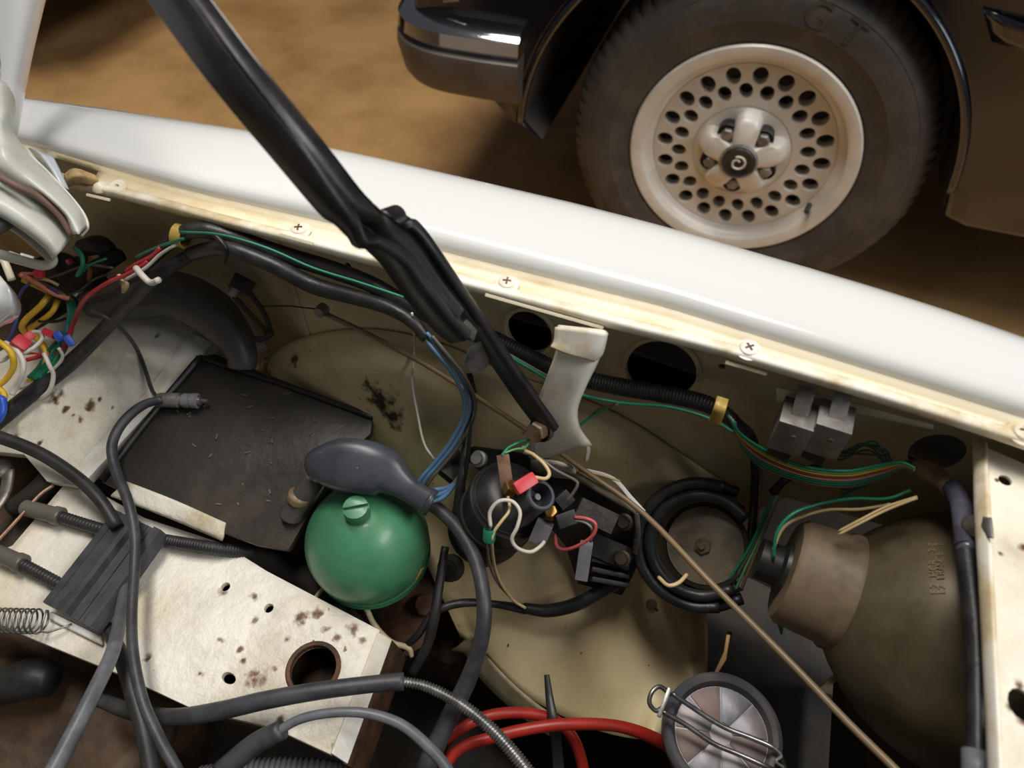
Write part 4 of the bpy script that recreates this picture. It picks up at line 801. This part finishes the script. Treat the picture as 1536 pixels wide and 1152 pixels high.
wire([(862, 780, 0.562), (878, 784, 0.564), (888, 794, 0.561), (886, 812, 0.542)], 4.5, 'grey', 'grey wire beside the red loop into the long grey connector')
tag(LA('wire_sleeve', P(734, 802, 0.565), (P(735, 790, 0.569)-P(734, 806, 0.562)), [(.004, -.005), (.0044, -.004), (.0044, .004), (.004, .005)], 'w_green', None, 14), 'dark green sleeve on the wires left of the coil', 'sleeve')
wire([(868, 706, .55), (900, 712, .552), (930, 722, .55)], 4, 'cream', 'cream wire lying along the top of the module plate')
# right-hand bundle
cols = ['green', 'palegreen', 'yellow', 'brown', 'pink', 'green', 'green', 'smoke']
names = ['green', 'pale green', 'yellow', 'brown', 'pinkish', 'upper green', 'lower green', 'smoky']
for k, c in enumerate(cols):
    o = (k-3.5)*3
    wire([(1092+k*1.5, 628+o*.5, 'y.306'), (1112, 660+o*.8, 'y.303'), (1150-o*.6, 690+o, 'y.300'), (1210, 712+o*1.1, 'y.298'), (1270, 718+o*1.1, 'y.300'), (1320, 708+o, 'y.303'), (1352, 698+o*.4, 'y.302'), (1372, 704+o*.2, 'y.30')], 4.2, c, '%s wire in the bundle sweeping from the conduit to the braided sleeve' % names[k])
wire([(1160, 838, .566), (1166, 798, .582), (1190, 770, .592), (1230, 756, .592), (1280, 748, .605), (1330, 748, .615), (1366, 735, .622)], 5, 'green', 'green wire arching over the headlamp cap')
wire([(1156, 836, .56), (1172, 796, .573), (1196, 778, .58), (1240, 765, .588), (1290, 764, .60), (1336, 756, .612)], 5, 'cream', 'cream wire arching beside the green one over the headlamp cap')
for k in (0, 1):
    wire([(1258, 797+k*5, .60), (1290, 780+k*5, .61), (1330, 760+k*5, .62), (1376, 745+k*2, .63)], 4.5, 'cream', 'cream wire lying along the top of the headlamp bowl, %s of two' % ('upper' if k == 0 else 'lower'))
for k, c in enumerate(('green', 'smoke', 'palegreen', 'tan')):
    wire([(1160+k*3, 742, 'y.318'), (1148+k*3, 770, .545), (1125+k*4, 820, .525), (1100+k*7, 860, .505), (1085+k*9, 885, .49)], 5, c, '%s wire fanning down from the black branch towards the horn' % dict(green='green', smoke='smoky grey', palegreen='pale green', tan='tan')[c])
wire([(1160, 738, 'y.320'), (1185, 715, 'y.322'), (1230, 700, 'y.324')], 14, 'tape', 'short taped loom stub behind the relays', cat='loom', name='wire_loom')
for k, c in enumerate(('green', 'grey', 'palegreen')):
    wire([(1158+k*6, 828, .552), (1176+k*4, 842, .555), (1180, 880, .545), (1166+k*5, 920, .52), (1172, 950, .50)], 4, c, '%s wire drooping behind the headlamp plug' % dict(green='green', grey='grey', palegreen='pale green')[c])
for k in range(6):
    wire([(1232+k*7, 672+k*2, 'y.328'), (1262+k*6, 690-k*5, 'y.325'), (1296+k*5, 668-k*2+(k%3)*9, 'y.327'), (1322+k*3, 686+(k%2)*8, 'y.322'), (1330-k*4, 712+k*2, 'y.318'), (1296-k*6, 728+k*3, 'y.322'), (1262, 722+k*6, 'y.326')], 3.2, 'green' if k % 2 else 'smoke', 'thin %s wire tangled in the dark corner beside the relays' % ('green' if k % 2 else 'smoky'), group='wires tangled beside the relays')
for a, b, z in ((1150, 938, .47), (1145, 915, .47)):
    pass

# ================================================================== COLOURED WIRES AT THE BACK LEFT
wd = [
 ([(222, 392, 'y.301'), (214, 398, 'y.299'), (190, 412, 'y.296'), (160, 425, 'y.294'), (128, 448, 'y.288'), (112, 480, .545), (100, 512, .525), (88, 530, .515), (70, 532, .51), (40, 540, .51)], 6.5, 'red', 'long red wire curving from the loom clip into the wire tangle'),
 ([(240, 372, 'y.303'), (228, 384, 'y.302'), (205, 396, 'y.302'), (190, 406, 'y.303')], 6, 'red', 'short red wire twisted under the loom clip'),
 ([(262, 368, 'y.303'), (240, 382, 'y.300'), (218, 402, 'y.294'), (188, 420, 'y.290')], 5, 'white', 'pale wire running beside the short red one'),
 ([(275, 358, 'y.303'), (250, 366, 'y.304'), (225, 376, 'y.306'), (205, 386, 'y.308')], 5, 'green', 'green wire leaving the loom clip towards the hinge'),
 ([(112, 372, .60), (122, 382, .60), (124, 398, .595), (116, 414, .585)], 7, 'green', 'dark green wire dropping below the hinge loop'),
 ([(160, 388, .59), (135, 398, .585), (118, 414, .575)], 4, 'green', 'thin green wire below the hinge'),
 ([(136, 396, .58), (134, 420, .565)], 7, 'brown', 'brown wire stub behind the tangle'),
 ([(30, 412, .58), (48, 420, .57), (80, 440, .56), (104, 448, .555)], 7, 'pink', 'salmon wire crossing below the hinge loop'),
 ([(58, 422, .565), (85, 436, .56), (110, 450, .55)], 5, 'brown', 'brown wire under the salmon one'),
 ([(40, 398, .58), (56, 398, .58)], 5, 'pink', 'short salmon lead into the upper red crimp'),
 ([(32, 410, .575), (56, 411, .575)], 5, 'pink', 'short salmon lead into the lower red crimp'),
 ([(34, 420, .56), (60, 432, .555), (75, 440, .55)], 7, 'yellow', 'yellow wire below the red crimps'),
 ([(48, 418, .568), (70, 420, .567), (88, 428, .56)], 5, 'cream', 'cream wire arching below the red crimps'),
 ([(74, 442, .55), (60, 460, .545), (40, 478, .535), (33, 490, .525), (38, 500, .515), (46, 510, .51)], 9, 'yellow', 'thick yellow wire bending down past the white cowl'),
 ([(87, 450, .545), (78, 468, .54), (60, 482, .53), (46, 492, .52)], 8, 'yellow', 'second thick yellow wire inside the tangle'),
 ([(44, 492, .52), (56, 508, .518), (66, 520, .516), (70, 535, .512), (66, 550, .506), (52, 565, .50), (44, 572, .497)], 9, 'yellow', 'yellow wire curling down into the taped loom'),
 ([(-10, 508, .54), (6, 518, .54), (18, 532, .535), (20, 550, .525), (10, 568, .515), (-2, 580, .51), (6, 592, .505), (4, 612, .50)], 9, 'yellow', 'outermost yellow loop at the end of the shelf'),
 ([(44, 425, .575), (34, 435, .57), (28, 450, .56), (26, 475, .55), (18, 500, .54), (12, 512, .535)], 5, 'navy', 'dark blue wire dropping past the white cowl'),
 ([(72, 430, .565), (88, 440, .56), (98, 450, .552)], 5, 'navy', 'dark blue wire under the salmon one'),
 ([(8, 514, .535), (22, 522, .535), (34, 540, .53), (34, 560, .522), (24, 580, .51), (18, 592, .505)], 7.5, 'white', 'pale wire arching over the red connector'),
 ([(36, 530, .53), (50, 522, .532), (62, 510, .532), (62, 500, .532), (50, 498, .532), (40, 506, .53)], 6, 'white', 'white wire hairpin around the red connector'),
 ([(66, 530, .525), (74, 548, .52), (80, 562, .512), (76, 582, .502), (66, 594, .495), (52, 600, .488), (34, 598, .484)], 6.5, 'white', 'white wire loop hanging over the cream shelf'),
 ([(88, 522, .53), (94, 535, .52), (84, 550, .51), (60, 568, .50), (30, 582, .495)], 5, 'white', 'white wire running down to the taped loom'),
 ([(-10, 545, .52), (6, 540, .522), (14, 534, .525)], 6, 'white', 'white wire end behind the yellow loop'),
 ([(-6, 596, .51), (4, 600, .51), (4, 618, .505), (-4, 632, .50)], 11, 'blue', 'thick blue wire at the end of the shelf'),
 ([(28, 532, .52), (50, 530, .522), (74, 532, .52)], 3.5, 'red', 'thin dark red wire crossing the green ones'),
 ([(60, 420, .56), (90, 412, .57), (130, 398, .58), (170, 402, .58)], 4, 'smoke', 'thin grey wire from the tangle to the loom tie'),
 ([(100, 444, .555), (120, 436, .56), (140, 420, .565), (165, 410, .57)], 4, 'darkgrey', 'dark grey wire joining the splice'),
 ([(58, 482, .532), (85, 482, .532), (108, 474, .535)], 4.5, 'black', 'black wire across the yellow pair'),
 ([(100, 445, .545), (104, 470, .54), (100, 500, .53)], 5, 'skyblue', 'grey-blue wire behind the green bundle'),
]
standin_px = [[(-60, 392), (40, 392), (90, 388), (130, 382)], [(-60, 450), (40, 440), (85, 428), (126, 416)], [(-60, 520), (30, 505), (75, 482), (112, 462)], [(-60, 600), (0, 570), (45, 545), (84, 515)]]  # added dark sheet standing in for shade and clutter behind the wires
tag(link('dark_standin_sheet', sheet_mesh([PS([(a, b, 't%.4f' % (.452+.006*((i*3+j*5) % 4)/3)) for j, (a, b) in enumerate(r_)]) for i, r_ in enumerate(standin_px)], 6, .002), 'dark_standin'), 'dark crumpled sheet added behind the coloured wires, standing in for shade and clutter', 'dark_standin')
for p, w, c, l in wd: wire(p, w, c, l)
for k in range(9):
    a = random.uniform(-6, 6); b = random.uniform(-5, 5)
    wire([(104+a, 446+b, .545), (106+a*.8+k, 470, .54), (100+k*1.5-4, 498, .53), (80+k*3-8, 530+b, .515), (64+k*2.4-6, 552+b*.6, .508), (44+k*2+a*.5, 568+b*.4, .503)], 4.5, 'green', 'teal green wire of the bundle hanging behind the blue crimps', group='teal green wires of the bundle by the shelf')
for p, q, w, c, l in [((52, 398), (66, 399), .0075, 'red', 'upper red crimp on the salmon leads'), ((52, 411), (66, 411), .0075, 'red', 'lower red crimp on the salmon leads'), ((66, 496), (82, 504), .0065, 'red', 'red crimp joined to the blue ones'), ((100, 395), (108, 390), .005, 'red', 'small orange-red crimp under the hinge loop'), ((24, 522), (38, 508), .014, 'red', 'large red blade connector in the wire tangle'), ((38, 508), (50, 500), .008, 'red', 'narrow red tail of the blade connector'), ((82, 507), (95, 502), .010, 'blue', 'smaller blue crimp across the green wires'), ((98, 514), (110, 508), .011, 'blue', 'larger blue crimp across the green wires')]:
    z = .545 if p[1] < 450 else .536
    z = .578 if p[1] < 420 else z
    pbox('crimp_connector', P(*p, z), P(*q, z), w, w*.7, 'w_'+c, bevel=w*.28, label=l, cat='connector')
for p, l in (([(112, 445, .556), (118, 440, .557), (128, 442, .556)], 'silver taped splice where the salmon wire ends'),): wire(p, 9, 'zinc', l, cat='splice', name='wire_splice')
wire([(178, 412, 'y.300'), (183, 422, 'y.297'), (188, 428, 'y.296'), (185, 438, 'y.296')], [6, 7, 12, 6], 'cream', 'cream cable tie with its lock on the loom', cat='tie', name='cable_tie')
wire([(204, 402, 'y.292'), (214, 414, 'y.286'), (226, 424, 'y.284'), (238, 420, 'y.284')], 10, 'white', 'thick white wire end curving over the elbow hose')
wire([(14, 382, .63), (30, 388, .63)], 12, 'white', 'white plug with ribbed end below the hinge loop', cat='plug', name='wire_plug')
wire([(30, 384, .625), (50, 390, .62)], 11, 'white_paint', 'white wire bundle sleeve beside the ribbed plug', cat='plug', name='wire_plug')
wire([(60, 402, 'y.345'), (90, 398, 'y.35'), (105, 408, 'y.35'), (120, 420, 'y.35'), (150, 430, 'y.35')], [30, 40, 40, 40, 36], 'dirty_dark', 'dark crumpled fabric sleeve under the hinge loop', cat='sleeve', name='fabric_sleeve', sides=14)
hose([(60, 462, 'y.330'), (90, 444, 'y.335'), (120, 421, 'y.345'), (150, 400, 'y.355'), (182, 382, 'y.368')], [30, 32, 30, 26, 20], 'dirty_dark', 'dark greasy main loom below the coloured wires', 'loom', name='wire_loom', sides=14)
hose([(125, 372, 'y.37'), (150, 368, 'y.37'), (168, 384, 'y.37')], [26, 30, 26], 'rubber', 'black rubber grommet against the wall below the hinge', 'grommet', name='grommet', sides=14)

# ================================================================== DARK BLUE CAR
BY = 1.162
blue = thing('parked_car', 'glossy dark navy car with chrome-topped bumper and alloy wheel', 'car', (.3, 1.6, 0))
ACX, ACZ, AR = -.02, .29, .372
outl = [(-.345, .288), (-.372, .30)]
arc = [(ACX+AR*math.cos(a), ACZ+AR*math.sin(a)) for a in np.linspace(PI*.985, .03*PI, 36)]
pts = [(-.352, .272)]+arc+[(.362, .275), (.40, .262), (2.6, .25), (2.6, .86), (-.30, .86), (-.50, .80), (-.585, .66), (-.595, .47), (-.50, .385), (-.42, .315)]
bm = bmesh.new(); vs_ = [bm.verts.new((x, BY, z)) for x, z in pts]
es = [bm.edges.new((vs_[i], vs_[(i+1) % len(vs_)])) for i in range(len(vs_))]
bmesh.ops.triangle_fill(bm, use_beauty=True, edges=es)
r = bmesh.ops.extrude_face_region(bm, geom=bm.faces[:]); bmesh.ops.translate(bm, verts=[x for x in r['geom'] if isinstance(x, bmesh.types.BMVert)], vec=(0, 1.55, 0))
bmesh.ops.recalc_face_normals(bm, faces=bm.faces[:])
E_ = [e for e in bm.edges if len(e.link_faces) == 2 and e.calc_face_angle(0) > 1.0 and min(v.co.y for v in e.verts) < BY+.01 and max(v.co.y for v in e.verts) < BY+.01]
bmesh.ops.bevel(bm, geom=E_, offset=.012, segments=3, affect='EDGES', profile=.5)
me = bpy.data.meshes.new('shell'); bm.to_mesh(me); bm.free(); sh_ = link('shell', sharp(me, 40), 'navy_paint', blue); me.materials.append(M['underseal'])
for p_ in me.polygons:
    c_ = p_.center+ORG[blue.name]
    if c_.y > BY+.02 and math.hypot(c_.x-ACX, c_.z-ACZ) < AR*1.04: p_.material_index = 1
link('arch_lip', tube_mesh([Vector((x, BY-.002, z)) for x, z in arc], .007, 2, 8), 'navy_paint', blue)
link('body_moulding', tube_mesh([Vector((x, BY-.004, .40)) for x in (.44, .9, 2.5)], .012, 3, 8), 'bumper_rubber', blue)
link('fender_crease', sheet_mesh([[(.27, BY-.001, .60), (.36, BY-.012, .585), (.60, BY-.012, .56)], [(.30, BY-.001, .56), (.38, BY-.006, .55), (.60, BY-.004, .53)]], 3, .003), 'navy_paint', blue)
# bumper wraps round the corner
bpath = [(-.385, BY-.035), (-.47, BY-.04), (-.555, BY-.035), (-.615, BY), (-.645, BY+.07), (-.66, BY+.25), (-.665, BY+1.4)]
def bsweep(prof, m, name):
    C = cr([(x, y, 0) for x, y in bpath], 5); T, _ = frames(C); vs_ = []; k = len(prof)
    for c, t in zip(C, T):
        nrm = np.cross(np.array([0, 0, 1.0]), t); nrm /= np.linalg.norm(nrm); nrm = -nrm if np.dot(nrm, np.array([-1, -1, 0])) < 0 else nrm
        for o_, z in prof: vs_.append(c+nrm*o_+np.array([0, 0, z+.028]))
    fs_ = [(i*k+j, i*k+(j+1) % k, (i+1)*k+(j+1) % k, (i+1)*k+j) for i in range(len(C)-1) for j in range(k)]+[tuple(range(k)), tuple(range(len(vs_)-k, len(vs_)))]
    return link(name, sharp(mesh(name, vs_, fs_), 35), m, blue)
bsweep([(-.04, .335), (-.006, .33), (.004, .345), (.012, .39), (.010, .405), (0, .412), (-.05, .412)], 'bumper_rubber', 'bumper')
bsweep([(-.05, .411), (.002, .411), (.008, .420), (.004, .440), (-.012, .452), (-.05, .456), (-.11, .458)], 'chrome', 'bumper_trim')
link('indicator_trim', sweep_rect([(-.50, BY-.006, .515), (-.55, BY+.01, .50), (-.60, BY+.03, .49)], .012, .006, (-.4, -.7, .5)), 'chrome', blue)
# wheel (rim) with tyre
WC = Vector((.013, 1.188, .306)); WR = .197; AX = Vector((0, -1, 0)); WX, WZ = Vector((1, 0, 0)), Vector((0, 0, 1))
wheel_face = circ(WC-AX*.012, WX, WZ, WR*.80, None, 72); holes = []
hub_c = WC-AX*.012
for rr, rad, ph in ((.70, .070, .02), (.565, .064, .02+PI/20)):
    for k in range(20):
        a = 2*PI*k/20+ph; holes.append(circ(hub_c+(WX*math.cos(a)+WZ*math.sin(a))*WR*rr, WX*math.cos(a)+WZ*math.sin(a), -WX*math.sin(a)+WZ*math.cos(a), WR*rad*1.08, WR*rad*.95, 14))
wheel = link('wheel', plate_mesh(wheel_face, .022, holes), 'alloy', blue); sharp(wheel.data, 30)
LA('rim_barrel', WC, AX, [(WR*.78, -.020), (WR*.80, -.013), (WR*.83, -.010), (WR*.86, -.006), (WR*.875, .002), (WR*.885, .010), (WR*.91, .0125), (WR*.985, .0125), (WR*1.0, .009), (WR*1.0, -.02), (WR*.96, -.12), (WR*.85, -.12), (WR*.78, -.02)], 'alloy', wheel, 96)
LA('brake_disc', WC-AX*.05, AX, [(0, 0), (WR*.8, 0), (WR*.8, -.01)], 'cast_iron', wheel, 48)
LA('hub_ring', hub_c, AX, [(0, .001), (WR*.415, .001), (WR*.425, -.0004), (WR*.435, .0015), (WR*.30, .0025)][1:4], 'alloy', wheel, 72)
def scallop(j, i, r, h):
    a = 2*PI*i/120; k = .5+.5*math.cos(5*(a-.95))
    if j in (1, 2, 3): r = r*(1-.50*k**2.2)
    return r, h
LA('hub_boss', hub_c, AX, [(WR*.42, .0005), (WR*.405, .003), (WR*.375, .022), (WR*.335, .030), (WR*.17, .035), (0, .035)], 'alloy', wheel, 120, mod=scallop)
d_, s_, t_ = axes(AX)
for k in range(5):
    a = .95+2*PI*k/5; c = hub_c+(s_*math.cos(a)+t_*math.sin(a))*WR*.262
    LA('bolt_well', c, AX, [(WR*.085, .0), (WR*.090, .022), (WR*.082, .0235), (WR*.074, .019), (0, .0185)], 'black_plastic', wheel, 28)
    LA('wheel_bolt', c+AX*.017, AX, [(.0112, 0), (.0115, .011), (.009, .0135), (0, .014)], 'zinc', wheel, 6, ang=20)
for k in range(5):
    a = .95+PI/5+2*PI*k/5; u = s_*math.cos(a)+t_*math.sin(a); v = -s_*math.sin(a)+t_*math.cos(a)
    link('cast_tab', box_mesh(hub_c+u*WR*.375+AX*.0015, (u, v, AX), (.005, .026, .0022), .0008), 'alloy', wheel)
LA('centre_cap', hub_c+AX*.034, AX, [(WR*.145, -.004), (WR*.145, .003), (WR*.13, .006), (WR*.118, .0045), (0, .005)], 'black_plastic', wheel, 40)
LA('cap_ring', hub_c+AX*.034, AX, [(WR*.165, -.002), (WR*.168, .002), (WR*.15, .0045), (WR*.14, .003)], 'zinc', wheel, 40)
sw = []
for k in range(26):
    a = 2.2-k*.30; r_ = .0115 if k < 16 else .0115-(k-15)*.0009
    sw.append(hub_c+AX*.0395+(WX*math.cos(a)+WZ*math.sin(a))*r_)
link('cap_emblem', tube_mesh(sw, .0022, 2, 6), 'alloy', wheel)
cyl('valve', WC+Vector((WR*.72, -.002, -WR*.36)), WC+Vector((WR*.70, -.03, -WR*.345)), .005, 'rubber', wheel, 12)
OR = .315
pbox('balance_weight', P(1088, 372, 'y1.172'), P(1108, 378, 'y1.172'), .012, .008, 'alloy', wheel)
tp = [(WR*.985, -.01), (WR*1.0, .006), (WR*1.03, .011), (.232, .016), (.2345, .0175), (.2370, .0175), (.262, .0185), (.276, .0165), (.2775, .0155), (.280, .0160), (.294, .008), (.305, -.002), (.311, -.012), (.3145, -.028), (.315, -.05), (.315, -.10), (.315, -.13), (.310, -.16), (.295, -.175), (.25, -.18), (WR*.95, -.17)]
def tread(j, i, r, h):
    if 11 <= j <= 14 and i % 4 == 0: r -= .0045
    if j == 15 and i % 4 == 0: r -= .003
    return r, h
LA('tyre', WC, AX, [(r*(1 if r < .21 else 1-.009/.1*(r-.21)/1.0), h) for r, h in tp], 'tyre', wheel, 320, ang=28, mod=tread)
def tyre_text(s, a0, da, size, rad, name='lettering'):
    ms = []
    for i, chx in enumerate(s):
        a = math.radians(a0-i*da); u = WX*math.cos(a)+WZ*math.sin(a); tng = WX*math.sin(a)-WZ*math.cos(a)
        tm = text_mesh(chx, size, .0008); tm.transform(Matrix.Translation(WC+u*rad+AX*.0182) @ Matrix([list(tng), list(u), list(AX)]).transposed().to_4x4()); ms.append(tm)
    for m_ in ms: link('letter', m_, 'tyre', wheel, smooth=False)
tyre_text('GT', 78, 13, .055, .2565)
tyre_text('CHAMPIRO', -22, 6.3, .030, .2560)

# another dark car far behind whose shadow falls on the floor
far = thing('background_car', 'dark parked car standing far behind the white hood', 'car', (-3.2, 3.0, 0))
fp = [(-1.84, .20), (-1.74, .30), (-1.72, .5), (-2.0, .80), (-5, .95), (-5, .18)]
bm = bmesh.new(); vs_ = [bm.verts.new((x, 1.40, z)) for x, z in fp]; f_ = bm.faces.new(vs_)
r = bmesh.ops.extrude_face_region(bm, geom=[f_]); bmesh.ops.translate(bm, verts=[x for x in r['geom'] if isinstance(x, bmesh.types.BMVert)], vec=(0, 1.6, 0))
bmesh.ops.recalc_face_normals(bm, faces=bm.faces[:]); bmesh.ops.bevel(bm, geom=bm.edges[:], offset=.05, segments=3, affect='EDGES')
me = bpy.data.meshes.new('shell'); bm.to_mesh(me); bm.free(); link('shell', me, 'navy_paint', far)
LA('tyre', Vector((-2.95, 1.41, .29)), AX, [(0, -.02), (.18, -.02), (.19, .0), (.25, .01), (.285, -.005), (.29, -.03), (.29, -.15), (.2, -.17)], 'tyre', far, 48)
